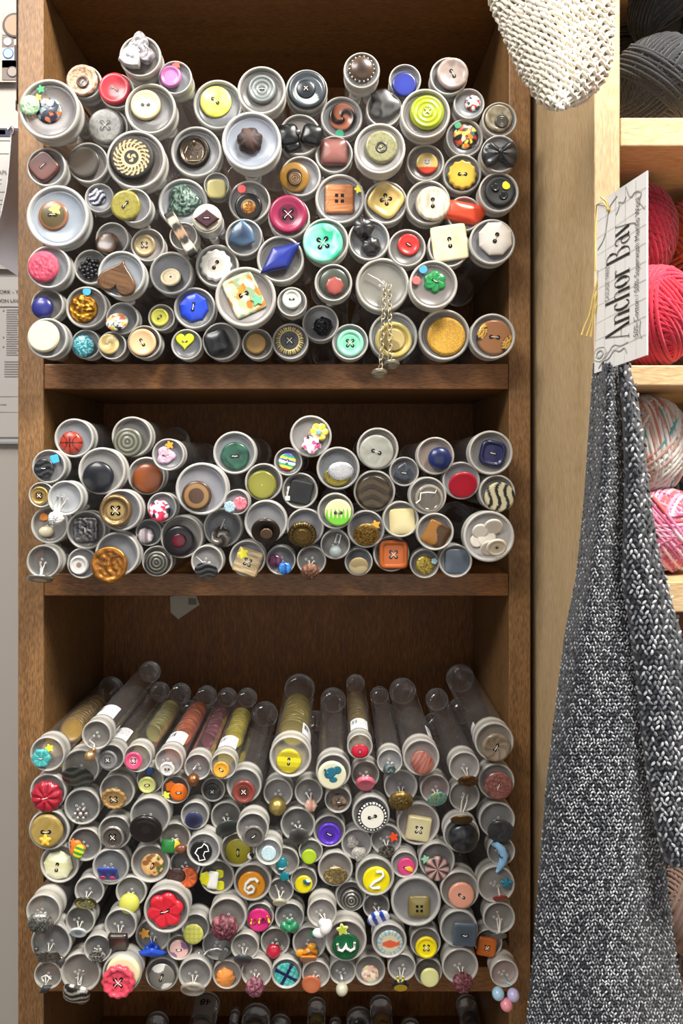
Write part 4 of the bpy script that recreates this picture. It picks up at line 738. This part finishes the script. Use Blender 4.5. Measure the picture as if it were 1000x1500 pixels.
# ------------------------------------------------------------ tag hanging under the middle board
tg = empty('hanging_price_tag', W(270, 875, .60)); tag(tg, 'small cream price tag hanging under the middle shelf board', 'price tag')
mb = MB(); o0 = tg.location
pts = [W(x, y, .60)-o0 for x, y in ((249, 874), (286, 868), (292, 886), (261, 907), (250, 897))]
mb.add(pts+[p_+Vector((0, .0006, 0)) for p_ in pts], [(0, 1, 2, 3, 4), (9, 8, 7, 6, 5)]+[(i, i+5, (i+1) % 5+5, (i+1) % 5) for i in range(5)], lin('#8c8474')); child(mb, 'card', M['pap'], tg, False)
mb = MB()
for j in range(7): mb.box(W(276+j*1.7, 876+j*.2, .5995)-o0, W(276.9+j*1.7, 886, .5993)-o0, lin('#4c463e'))
child(mb, 'barcode', M['pap'], tg, False)
mb = MB(); mb.tube([W(262, 868, .601)-o0, W(263, 876, .5997)-o0], .0003, lin('#d8d2c4'), 5); child(mb, 'string', M['t'], tg)
# ------------------------------------------------------------ pale oak display case at the right
OV = wood('oak_upright', '#a28860', '#c0a47c', '#d2ba96', 2, .5, .7, .15); OH = wood('oak_board', '#a8885c', '#c9a97c', '#dcc29a', 0, .5, .7, .15)
oak = empty('oak_display_case', (0, 0, 0)); tag(oak, 'pale oak display case with yarn in its cubbies', 'display case')
DO = .4246; OX0, OX1, OY0, OY1 = xx(870, DO), xx(908, DO), DO-D, .16
slab('side_panel', (OX0, OY0, 0), (OX1, OY1, 1.73), OV, None, oak, .0008)
slab('side_panel', (.52, OY0, 0), (.535, OY1, 1.73), OV, None, oak, .0008)
for a, b_ in ((172, 214), (535, 565), (852, 897)): slab('shelf_board', (OX1+.0002, OY0, zz(b_, DO)), (.5198, OY1-.007, zz(a, DO)), OH, None, oak, .0008)
for zt in (.955, .45, .09, 1.73): slab('shelf_board', (OX1+.0002, OY0, zt-.017), (.5198, OY1-.007, zt), OH, None, oak)
slab('back_panel', (OX1+.0002, OY1-.0068, .05), (.5198, OY1, 1.73), wood('case_back', '#4a2c1c', '#6c4028', '#7c4a2e', 2, .6), None, oak)
# ------------------------------------------------------------ yarn
def yarn(name, label, px, py, d, rx, rz, cols, seed, nb=9, ns=8, sr=1.5, ry=None, group=None, vary=False, axes=None):
    k = d/F; c = W(px, py, d); root = empty(name, c-Vector((0, 0, rz*k)))
    tag(root, label, 'yarn', group); g = Random_(seed); R3 = Vector((rx, ry or rx, rz))*k; up = Vector((0, 0, rz*k))
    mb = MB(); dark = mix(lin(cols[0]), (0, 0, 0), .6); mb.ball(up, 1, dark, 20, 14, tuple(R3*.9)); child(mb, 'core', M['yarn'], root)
    mb = MB(); cl = [lin(x) for x in cols]
    for b_ in range(nb):
        if axes: ax = Vector(axes[b_ % len(axes)])+Vector([g.uniform(-.15, .15) for _ in range(3)])
        else: ax = Vector((g.uniform(-1, 1), g.uniform(-.6, .6), g.uniform(-1, 1)))
        rot = ax.to_track_quat('Z', 'Y').to_matrix(); lift = .93+.1*b_/nb; cc = g.choice(cl)
        for s_ in range(ns):
            ph = (s_-(ns-1)/2)*(sr*2.05/rx)+g.uniform(-.01, .01); pts = []; cs = []; w0 = g.uniform(0, 6); base = g.choice(cl)
            for z in range(44):
                a = 2*math.pi*z/44; ph2 = ph+.04*math.sin(a*2+w0*.2)
                v = rot @ Vector((math.cos(a)*math.cos(ph2), math.sin(a)*math.cos(ph2), math.sin(ph2)))
                pts.append(Vector((v.x*R3.x, v.y*R3.y, v.z*R3.z))*(lift+.012*math.sin(a*3+w0))+up)
                cs.append(cl[int((a+w0+b_)*len(cl)/6.3) % len(cl)] if vary else mix(base, cc, .5))
            mb.tube(pts, sr*k, cs, 6, True)
    child(mb, 'strands', M['yarn'], root); return root
YG = 'balls of yarn in the oak case'
yarn('yarn_skein', 'charcoal navy yarn skein in the dark top cubby', 962, 122, .50, 66, 62, ['#171b22', '#1e232c', '#11141a'], 3, sr=2.9)
yarn('yarn_skein', 'second near-black yarn skein above the charcoal one', 985, 4, .52, 62, 60, ['#131519', '#191b20'], 5, sr=2.9)
yarn('yarn_skein', 'wide black yarn skein filling the back of the top cubby', 955, 98, .60, 98, 68, ['#121317', '#17191e'], 6, sr=2.6, ry=60)
ax1 = [(1, .1, .15), (1, .2, -.3), (.9, -.1, .5), (.25, .3, 1), (1, 0, .05)]
yarn('yarn_skein', 'upright crimson yarn skein behind the paper tag', 945, 339, .475, 41, 67, ['#a3122e', '#b81c3a', '#8c0e26'], 11, sr=2.9, axes=ax1)
yarn('yarn_ball', 'bright scarlet pink yarn ball on the oak shelf', 958, 464, .445, 62, 71, ['#d41f40', '#e02c4c', '#c01834'], 12, nb=8, ns=9, sr=2.9)
yarn('yarn_ball', 'burnt orange yarn ball cut off at the right edge', 1012, 354, .50, 44, 61, ['#c4441a', '#d8561e', '#a83814'], 13, sr=2.9)
yarn('yarn_ball', 'deep red yarn behind the scarlet ball at the far right', 1020, 470, .53, 45, 60, ['#b01230', '#c41c3c'], 14, sr=2.9)
yarn('yarn_ball', 'multicolour white, teal and salmon yarn ball', 945, 653, .47, 60, 71, ['#d4ccc4', '#dcd6d0', '#c4786a', '#5c9c9c', '#e0dcd8', '#c49c90', '#d8d2cc'], 21, sr=2.9, vary=True, nb=11)
yarn('yarn_ball', 'variegated pink and rose yarn skein under the multicolour ball', 968, 775, .46, 52, 61, ['#c86488', '#d898b0', '#b04870', '#dcb8c4', '#c85c5c', '#cc7898'], 22, sr=2.9, vary=True, nb=10)
yarn('yarn_ball', 'grey-teal yarn ball at the right, deep in the cubby', 1040, 700, .54, 50, 80, ['#8c989c', '#748c90', '#a4a4a4'], 23, sr=2.9)
yarn('yarn_skein', 'dusty beige-pink yarn behind the grey knit at lower right', 1008, 1330, .49, 48, 62, ['#7c6458', '#8c7468', '#745c52'], 24, sr=2.9)
yarn('yarn_skein', 'dusty mauve-brown yarn in the lowest cubby at right', 1010, 1455, .50, 48, 64, ['#7a6860', '#8a7870'], 25, sr=2.9)
# ------------------------------------------------------------ knitting
def lerp(tab, y):
    if y <= tab[0][0]: return tab[0][1]
    for (a, p_), (b_, q) in zip(tab, tab[1:]):
        if y <= b_: f = (y-a)/(b_-a); return p_+(q-p_)*f
    return tab[-1][1]
def knit_panel(root, name, surf, y0, y1, sw, sh_, cols, wt, seed, size, arc=False, jitter=.2, off=0):
    """surf(t, py) -> world point; lays one yarn loop per stitch over a backing cloth"""
    o0 = root.location; g = Random_(seed)
    mb = MB(); ny = int((y1-y0)/12); nx = 24; vs = []; cs = []
    for i in range(ny+1):
        y = y0+(y1-y0)*i/ny
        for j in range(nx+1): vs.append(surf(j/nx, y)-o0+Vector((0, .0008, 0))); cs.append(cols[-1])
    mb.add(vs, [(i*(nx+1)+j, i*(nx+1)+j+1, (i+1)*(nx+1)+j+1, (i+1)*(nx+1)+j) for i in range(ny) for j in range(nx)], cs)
    if arc:
        y = y0; row = 0
        while y < y1:
            ph0 = g.uniform(0, 6)
            for half in (0, 1):
                cc = mix(cols[0], cols[1], g.random()); pts = []; rr = []; pl, pr_ = surf.edge(y); wd = pr_-pl; n = int(wd/2.1); k = (surf(.5, y).y+D)/F
                ph = g.uniform(0, 6)
                for z in range(n+1):
                    a = z*2.1/sw*2*math.pi/2.2+half*math.pi+ph0+1.3*math.sin(z*.13+ph0)
                    amp = sh_*.36*(1+.25*math.sin(z*.31+ph))
                    yy = y+half*sh_*.5+amp*math.sin(a)+2*math.sin(z*.05+row)-.22*(z*2.1-wd/2)+g.uniform(-.5, .5)
                    q = surf(z/n, min(max(y0, yy), y1+4))-o0+Vector((0, -(.9+1.7*math.cos(a))*k, 0)); pts.append(q); rr.append(size*k*(1+.18*math.sin(a*1.3+ph)))
                mb.tube(pts, rr, cc, 8)
            y += sh_; row += 1
        return child(mb, name, M['knit'], root)
    n = 0
    y = y0; row = 0
    while y < y1:
        pl, pr_ = surf.edge(y); wd = pr_-pl; k = (surf(.5, y).y+D)/F; m = max(2, int(wd/sw)); 
        for j in range(m+1):
            t_ = (j+(.5 if row % 2 and not arc else 0)+g.uniform(-jitter, jitter)*.5)/m
            if t_ > 1.005 or t_ < -.005: continue
            p_ = surf(min(1, max(0, t_)), y+g.uniform(-jitter, jitter)*sh_)-o0
            if arc:
                c_ = mix(cols[0], cols[1], g.random()); a0 = g.uniform(-.5, .5); rr = size*k*g.uniform(.85, 1.15)
                pts = []
                for z in range(6):
                    a = math.pi*(z/5)*1.15-.2; q = Vector((math.cos(a)*sw*.62*k, -abs(math.sin(a))*1.6*k, math.sin(a)*sh_*.42*k))
                    pts.append(p_+Matrix.Rotation(a0*.5+.25, 3, 'Y') @ q)
                mb.tube(pts, [rr*.7, rr, rr*1.1, rr*1.1, rr, rr*.7], c_, 7)
            else:
                u = g.random(); c_ = cols[0] if u < wt[0] else cols[1] if u < wt[1] else cols[2]
                c_ = mix(c_, (0, 0, 0), g.random()*.3); lean = (.5 if j % 2 else -.5)+g.uniform(-.35, .35)
                rot = Matrix.Rotation(lean, 3, 'Y')
                mb.ball(p_-Vector((0, g.uniform(0, .0004), 0)), k, c_, 6, 4, (size*.5, size*.5, size*.98), rot)
        y += sh_; row += 1
    return child(mb, name, M['knit'], root)
def surf_of(Lt, Rt, depth):
    def s(t_, y):
        px = lerp(Lt, y)+(lerp(Rt, y)-lerp(Lt, y))*t_; return W(px, y, depth(t_, y))
    s.edge = lambda y: (lerp(Lt, y), lerp(Rt, y)); return s
gl = [(530, 869), (545, 868), (650, 861), (750, 854), (850, 843), (930, 827), (1050, 812), (1150, 800), (1250, 792), (1330, 786), (1420, 779), (1500, 771), (1560, 768)]
gm = [(530, 915), (600, 922), (700, 926), (850, 924), (930, 938), (1050, 950), (1130, 960), (1250, 975), (1300, 978), (1400, 990), (1500, 1006), (1560, 1015)]
shawl = empty('grey_knitted_shawl', W(880, 1560, .40)); tag(shawl, 'long grey marled knitted shawl hanging down the oak case', 'shawl')
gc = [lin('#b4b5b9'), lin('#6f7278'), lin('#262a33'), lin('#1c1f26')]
knit_panel(shawl, 'front_panel', surf_of(gl, gm, lambda t_, y: .408-.026*math.sin(math.pi*min(1, max(0, t_)))**.8-.004*math.sin(t_*9+y*.006)), 532, 1556, 4.3, 5.2, gc, (.36, .80), 31, 2.9)
fl = [(530, 905), (620, 912), (700, 915), (850, 911), (930, 924), (1050, 937), (1130, 946), (1200, 958), (1240, 966), (1270, 982)]
fr = [(530, 921), (570, 932), (600, 938), (660, 946), (740, 955), (810, 966), (880, 984), (930, 1000), (1000, 1014), (1270, 1030)]
knit_panel(shawl, 'folded_edge', surf_of(fl, fr, lambda t_, y: .388-.012*math.sin(math.pi*min(1, max(0, t_)))**.7+.006*t_), 534, 1272, 7.2, 7.4, gc, (.38, .80), 32, 4.6)
mb = MB(); o0 = shawl.location; mb.tube([W(895, 548, .392)-o0, W(893, 520, .392)-o0, W(893, 505, .405)-o0, W(893, 500, DO-.0005)-o0], .0013, lin('#3c3c40'), 8); child(mb, 'hanging_loop', M['t'], shawl)
wl = [(-80, 700), (0, 714), (50, 736), (90, 752), (120, 768), (150, 788), (160, 806)]; wr = [(-80, 899), (40, 898), (80, 896), (100, 893), (120, 884), (140, 868), (152, 852), (160, 836)]
sw_ = empty('cream_knitted_swatch', W(830, 160, .37)); tag(sw_, 'bright cream chunky garter-knit cloth hanging at the top right', 'knit cloth')
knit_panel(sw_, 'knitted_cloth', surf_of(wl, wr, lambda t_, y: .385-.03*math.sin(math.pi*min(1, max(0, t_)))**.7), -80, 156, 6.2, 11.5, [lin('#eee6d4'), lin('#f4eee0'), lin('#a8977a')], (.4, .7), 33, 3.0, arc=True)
# ------------------------------------------------------------ the paper tag of the yarn sample
TL, TR, BL, BR = W(875, 297, .398), W(947, 250, .345), W(870, 547, .398), W(947, 520, .345)
def tp(u, v, lift=0.):
    a = TL.lerp(TR, u); b_ = BL.lerp(BR, u); n_ = (TR-TL).cross(BL-TL).normalized(); n_ = n_ if n_.y < 0 or n_.x < 0 else -n_
    return b_.lerp(a, v)+n_*lift
nrm = (TR-TL).cross(BL-TL).normalized()
if nrm.x > 0: nrm = -nrm
pt = empty('yarn_name_tag', BL.lerp(BR, .5)); tag(pt, 'white paper tag printed Anchor Bay, tied above the grey knit', 'tag'); o0 = pt.location.copy()
mb = MB(); nu, nv = 10, 30; vs = []; cs = []
for s_ in (0, -.0007):
    for i in range(nv+1):
        for j in range(nu+1):
            vs.append(tp(j/nu, i/nv, s_)-o0); cs.append(lin('#eceae7'))
w_ = nu+1; m_ = w_*(nv+1)
fs = [(i*w_+j, i*w_+j+1, (i+1)*w_+j+1, (i+1)*w_+j) for i in range(nv) for j in range(nu)]
fs += [tuple(m_+q for q in reversed(f)) for f in fs]
ring = [j for j in range(w_)]+[i*w_+nu for i in range(1, nv+1)]+[nv*w_+j for j in range(nu-1, -1, -1)]+[i*w_ for i in range(nv-1, 0, -1)]
fs += [(ring[i], ring[(i+1) % len(ring)], ring[(i+1) % len(ring)]+m_, ring[i]+m_) for i in range(len(ring))]
mb.add(vs, fs, cs); child(mb, 'card', M['pap'], pt, False)
def ribbon(mb, pts, wd, c, lift=.0003): # pts in tag (u, v) space, widths in metres
    mb.tube([tp(u, v, lift)-o0 for u, v in pts], wd, c, 6, up=nrm, flatk=.12)
g_ = Random_(5); mb = MB(); gry = lin('#c9c6c1')
for q in range(1, 5): ribbon(mb, [(q/5+.02, .01), (q/5+.01, .985)], .00011, gry)
for q in range(1, 10): ribbon(mb, [(.01, q/10-.01), (.99, q/10+.012)], .00011, gry)
def chaikin(p):
    for _ in range(2): p = [p[0]]+[q for a, b_ in zip(p, p[1:]) for q in ((a[0]*.75+b_[0]*.25, a[1]*.75+b_[1]*.25), (a[0]*.25+b_[0]*.75, a[1]*.25+b_[1]*.75))]+[p[-1]]
    return p
def coast(pts, wd=.00042, c='#b0aea8'):
    pts = chaikin(pts); ribbon(mb, pts, wd, lin(c))
coast([(.03, .72), (.18, .76), (.24, .86), (.26, .93), (.44, .965)]); coast([(.42, .86), (.5, .9), (.46, .93), (.58, .9), (.62, .93)]); coast([(.62, .985), (.7, .9), (.8, .93), (.93, .9), (.86, .86), (.97, .8)])
coast([(.1, .02), (.2, .06), (.3, .05), (.42, .1), (.52, .07), (.62, .09), (.66, .05)]); coast([(.16, .05), (.28, .08), (.4, .13), (.54, .1), (.68, .11)], .0003); coast([(.9, .2), (.88, .14), (.92, .1)], .0004)
coast([(.12+.07*math.cos(a*.7), .1+.022*math.sin(a*.7)) for a in range(10)], .0005); coast([(.12+.13*math.cos(a*.7)*(1+.15*(a % 2)), .1+.04*math.sin(a*.7)*(1+.15*(a % 2))) for a in range(10)], .0002)
child(mb, 'printed_map', M['pap'], pt)
# lettering "Anchor Bay": thick and thin strokes with serifs; x runs up the tag, y towards its left edge
def arc_(cx, cy, rx, ry, a0, a1, n=9): return [(cx+rx*math.cos(math.radians(a0+(a1-a0)*i/n)), cy+ry*math.sin(math.radians(a0+(a1-a0)*i/n))) for i in range(n+1)]
TK, TN = .115, .035
G_ = {
 'A': (1.0, [([(.08, 0), (.5, 1)], TN), ([(.5, 1), (.88, 0)], TK), ([(.2, .32), (.74, .32)], TN), ([(-.04, 0), (.22, 0)], TN), ([(.7, 0), (1.04, 0)], TN)]),
 'n': (.74, [([(.15, 0), (.15, .6)], TK), (arc_(.38, .42, .22, .2, 170, 20), .05), ([(.58, .47), (.58, 0)], TK), ([(.0, 0), (.3, 0)], TN), ([(.44, 0), (.74, 0)], TN), ([(.0, .6), (.15, .6)], TN)]),
 'c': (.6, [(arc_(.33, .31, .24, .31, 50, 320), .07), (arc_(.33, .31, .25, .28, 130, 230), TK), ([(.48, .5), (.5, .52)], .09)]),
 'h': (.76, [([(.15, 0), (.15, 1.02)], TK), (arc_(.38, .42, .22, .2, 170, 20), .05), ([(.58, .47), (.58, 0)], TK), ([(.0, 0), (.3, 0)], TN), ([(.44, 0), (.74, 0)], TN), ([(.0, 1.02), (.15, 1.02)], TN)]),
 'o': (.66, [(arc_(.33, .31, .26, .31, 0, 360, 16), .05), (arc_(.33, .31, .26, .26, 130, 230), TK), (arc_(.33, .31, .26, .26, -50, 50), TK)]),
 'r': (.56, [([(.15, 0), (.15, .6)], TK), (arc_(.36, .4, .2, .2, 165, 70), .05), ([(.44, .55), (.46, .57)], .1), ([(.0, 0), (.3, 0)], TN), ([(.0, .6), (.15, .6)], TN)]),
 'B': (.86, [([(.2, 0), (.2, 1)], TK), (arc_(.4, .77, .26, .23, 90, -90), .06), (arc_(.42, .27, .32, .27, 90, -90), .06), ([(.66, .87), (.67, .7)], .09), ([(.74, .35), (.74, .2)], .1), ([(.04, 0), (.42, 0)], TN), ([(.04, 1), (.4, 1)], TN), ([(.2, .54), (.42, .54)], TN)]),
 'a': (.66, [(arc_(.3, .18, .2, .18, 30, 330), .06), (arc_(.32, .42, .2, .2, 150, 0), .06), ([(.5, .45), (.5, .08), (.62, .02)], TK), ([(.14, .47), (.16, .48)], .09)]),
 'y': (.7, [([(.12, .6), (.36, .02)], TK), ([(.62, .6), (.34, -.08), (.22, -.24), (.1, -.24)], TN), ([(.1, -.22), (.11, -.23)], .09), ([(.0, .6), (.26, .6)], TN), ([(.5, .6), (.72, .6)], TN)]),
}
def write(s, u_base, v0, v1, capu, ink):
    mb = MB(); tot = sum(G_[c][0] if c != ' ' else .38 for c in s); sc = (v1-v0)/tot; x = 0
    mw = (TL-BL).length
    for ch in s:
        if ch == ' ': x += .38; continue
        wd, sts = G_[ch]
        for pts, th_ in sts:
            # the tag is narrow and steeply turned, so the letters are drawn tall across it
            mb.tube([tp(u_base-py_*capu-.05*px_*0, v0+(x+px_)*sc, .0004)-o0 for px_, py_ in pts], th_*.5*sc*mw*1.25, lin(ink), 6, up=nrm, flatk=.1)
        x += wd
    return mb
child(write('Anchor Bay', .70, .135, .795, .46, '#2a2626'), 'lettering', M['pap'], pt)
ux = (tp(.5, 1)-tp(.5, 0)).normalized(); uy = -(tp(1, .5)-tp(0, .5)).normalized(); un = ux.cross(uy).normalized()
if un.dot(nrm) < 0: pass
def txt(name, s, u, v, size, sx, parent, ink, o0=o0):
    cu = bpy.data.curves.new(name, 'FONT'); cu.body = s; cu.size = 1; cu.align_x = 'CENTER'; cu.align_y = 'CENTER'; cu.materials.append(flat('ink_'+name, ink, .7))
    o = bpy.data.objects.new(name, cu); C.objects.link(o); o.parent = parent
    p_ = tp(u, v, .0006)-o0; mat = Matrix((( ux.x*size*sx, uy.x*size, un.x, p_.x), (ux.y*size*sx, uy.y*size, un.y, p_.y), (ux.z*size*sx, uy.z*size, un.z, p_.z), (0, 0, 0, 1)))
    o.matrix_local = mat; return to_mesh(o)
txt('fibre_lettering', '50% Cotton / 50% Superwash Merino Wool', .845, .50, .0062, .60, pt, '#4c4848')
txt('maker_lettering', 'CASCADE YARNS', .27, .49, .0062, .38, pt, '#77736f')
mb = MB(); yel = lin('#c9ac5c')
for dx, ex in ((0, 852), (5, 858), (9, 861)):
    pts = [W(876+dx*.3-(876-ex)*(f/7)**1.4+1.2*math.sin(f*1.7+dx), 396+f*13.6+dx*.3, .396) - o0 for f in range(8)]
    mb.tube(pts, .00052, yel, 6)
mb.tube([W(x, y, d_)-o0 for x, y, d_ in ((891, 306, .384), (884, 296, .386), (874, 300, .399), (871, 340, .402), (872, 397, .399), (877, 396, .396))], .00035, yel, 6)
mb.tube([W(x, y, d_)-o0 for x, y, d_ in ((891, 306, .384), (888, 295, .385), (879, 288, .398))], .0004, yel, 6)
mb.ball(W(891, 307, .383)-o0, .0011, yel, 8, 6); child(mb, 'yarn_tie', M['t'], pt)
# ------------------------------------------------------------ wall papers at the left
DW = .715
def paper(name, label, x0, y0, x1, y1, c, cat='paper'):
    r_ = empty(name, W((x0+x1)/2, y1, DW)); tag(r_, label, cat); mb = MB(); mb.box(W(x0, y1, DW)-r_.location, W(x1, y0, DW+.0006)-r_.location, lin(c)); child(mb, 'sheet', M['pap'], r_, False); return r_
def marks(r_, name, rects, lift=.0006):
    mb = MB()
    for (x0, y0, x1, y1, c) in rects: mb.box(W(x0, y1, DW-lift)-r_.location, W(x1, y0, DW-lift*.4)-r_.location, lin(c))
    return child(mb, name, M['pap'], r_, False)
p1 = paper('hanging_photo_collage', 'small photo collage pinned on the wall, top left edge', -50, 14, 30, 120, '#a89e94', 'photo')
marks(p1, 'photograph', [(3, 18, 29, 51, '#9c9490'), (3, 53, 20, 69, '#6c5c54'), (3, 70, 21, 88, '#b8bcc0'), (21, 66, 29, 90, '#2c2424'), (3, 89, 29, 117, '#6c6058'), (3, 89, 24, 99, '#b4aca8')])
mb = MB()
for (x, y, r, c, c2) in ((22, 37, 18, '#4c4440', '#a87c64'), (12, 78, 8, '#3c5c80', '#8ca4bc'), (18, 105, 8, '#54484a', '#8c8078'), (11, 61, 6, '#a8989a', '#c4bcb8')):
    polar(mb, Matrix.Translation(W(x, y, DW-.001)-p1.location) @ Matrix.Scale(DW/F, 4), r, lin(c2), lin(c), 'o', 'rim', 'flat', .05)
child(mb, 'pictured_bowl', M['pap'], p1)
def wtext(r_, s, x, y, size, ink='#2c2a2a', al='LEFT'):
    cu = bpy.data.curves.new('lettering', 'FONT'); cu.body = s; cu.size = size*DW/F*1.4; cu.align_x = al; cu.materials.append(flat('print_ink', ink, .7))
    o = bpy.data.objects.new('lettering', cu); C.objects.link(o); o.parent = r_; o.location = W(x, y, DW-.0009)-r_.location; o.rotation_euler = (math.pi/2, 0, 0); return to_mesh(o)
g_ = Random_(9)
p2 = paper('hanging_notice_sheet', 'white notice sheet with navy header band on the wall', -70, 176, 30, 394, '#aaa5a0')
marks(p2, 'header_band', [(-70, 188, 30, 200, '#20243c'), (-70, 205, 30, 206, '#8c8884'), (-70, 224, 30, 225, '#9c9894'), (-2, 190.5, 8, 197, '#8c90a0')])
wtext(p2, 'APL', -3, 255, 6, '#5c5856'); marks(p2, 'printed_line', [(-60, y, g_.uniform(-2, 8), y+1.1, '#a09c98') for y in range(262, 385, 6)])
p3 = paper('hanging_typed_notice', 'typed legal notice on the wall below the navy-header sheet', -70, 406, 30, 650, '#b2ada8')
wtext(p3, 'ORK - YO', -1, 430, 5.6); wtext(p3, 'ION LAW', -1, 443, 5.2)
marks(p3, 'printed_line', [(9, y, g_.uniform(24, 29), y+1.2, '#8c8884') for y in [453+3.3*q for q in range(21)]]+[(4, 454, 6, 456, '#777'), (4, 493, 6, 495, '#777'), (4, 507, 6, 509, '#777')]+[(6, 529+q*3.6, 28, 530.3+q*3.6, '#8c8884') for q in range(7)]+[(-60, 580, 30, 580.8, '#a8a4a0'), (0, 592, 9, 593, '#8c8884'), (-60, 603, 30, 603.6, '#b0aca8'), (-60, 640, 30, 642, '#6c6a68'), (-60, 647, 30, 650, '#8c9098'), (-60, 449, 30, 450, '#4c4a4a')])
# curling white sheet held by a clip
cs_ = empty('hanging_curled_sheet', W(20, 408, .62)); tag(cs_, 'white sheet curling away from the wall under a small clip', 'paper')
mb = MB(); vs = []; Lx = [(192, 17), (240, 14), (290, 10), (340, 1), (372, -8), (408, -20)]
for i in range(25):
    f = i/24
    for j in range(9):
        q = j/8; yb = 192+f*(182+34*q); x = lerp(Lx, 192+f*216)*(1-q)+32*q; dd = .645+.014*q-.006*math.sin(f*3)*(1-q)
        vs.append(W(x, yb, dd)-cs_.location)
mb.add(vs, [(i*9+j, i*9+j+1, (i+1)*9+j+1, (i+1)*9+j) for i in range(24) for j in range(8)], lin('#b9b6bd')); child(mb, 'sheet', M['pap'], cs_)
mb = MB(); mb.tube([W(lerp(Lx, 192+f*18), 192+f*15.2, .643-.006*math.sin(f/12*3))-cs_.location for f in range(13)], .0006, lin('#dfe2e8'), 6); child(mb, 'sheet_edge', M['pap'], cs_)
mb = MB(); mb.tube([W(12, 190, .642)-cs_.location, W(17, 186, .64)-cs_.location, W(20, 189, .64)-cs_.location, W(20, 197, .642)-cs_.location, W(16, 196, .643)-cs_.location], .0012, lin('#a89c98'), 8); child(mb, 'clip', M['m'], cs_)
ps = empty('hanging_edge_strip', W(26, 158, .55)); tag(ps, 'thin white edge strip running down beside the walnut shelf', 'strip')
mb = MB(); q = ps.location; mb.box(W(24.6, 150, .55)-q, W(26.2, -60, .553)-q, lin('#3c2420')); mb.box(W(26.2, 130, .549)-q, W(28, -60, .551)-q, lin('#d8d2cc')); child(mb, 'strip', M['pap'], ps, False)
mb = MB(); mb.box(W(22, 160, .549)-q, W(26, 150, .553)-q, lin('#d8e4e8')); child(mb, 'strip_foot', M['pap'], ps, False)
# ------------------------------------------------------------ camera and light
cd = bpy.data.cameras.new('camera'); cam = bpy.data.objects.new('camera', cd); C.objects.link(cam)
cam.location = (0, -D, ZC); cam.rotation_euler = (math.pi/2, 0, 0); cd.sensor_width = 36; cd.lens = F/1500*36
cd.shift_x = (500-PX)/1500; cd.shift_y = -(750-PY)/1500; cd.clip_start = .02
bpy.context.scene.camera = cam
def area(name, loc, tgt, sx, sy, pw, c=(1, 1, 1)):
    l = bpy.data.lights.new(name, 'AREA'); l.shape = 'RECTANGLE'; l.size = sx; l.size_y = sy; l.energy = pw; l.color = c
    o = bpy.data.objects.new(name, l); C.objects.link(o); o.location = loc; o.rotation_euler = (Vector(tgt)-Vector(loc)).to_track_quat('-Z', 'Y').to_euler(); return o
area('ceiling_light', (-.75, -1.2, 2.45), (0, 0, 1.35), .8, .4, 25, (1, .965, .92))
area('ceiling_light_right', (.62, -.72, 2.55), (-.05, 0, 1.3), .7, .35, 16, (1, .96, .91))
area('ceiling_spot_left', (-.5, -.35, 2.15), (-.22, -.02, 1.6), .2, .2, 3.4, (1, .96, .9))
area('ceiling_spot', (.42, -.62, 2.35), (.2, -.12, 1.6), .35, .25, 25, (1, .95, .86))
area('room_fill', (.1, -1.9, 1.15), (0, 0, 1.2), 1.6, 1.2, 6, (1, .97, .94))
w = bpy.data.worlds.new('world'); bpy.context.scene.world = w; w.use_nodes = True
w.node_tree.nodes['Background'].inputs[0].default_value = (.95, .97, 1, 1); w.node_tree.nodes['Background'].inputs[1].default_value = .22
sc = bpy.context.scene; sc.view_settings.view_transform = 'Standard'; sc.view_settings.look = 'None'; sc.view_settings.exposure = 0
sc.cycles.max_bounces = 6; sc.cycles.diffuse_bounces = 3; sc.cycles.glossy_bounces = 3; sc.cycles.transparent_max_bounces = 14; sc.cycles.caustics_reflective = False; sc.cycles.caustics_refractive = False
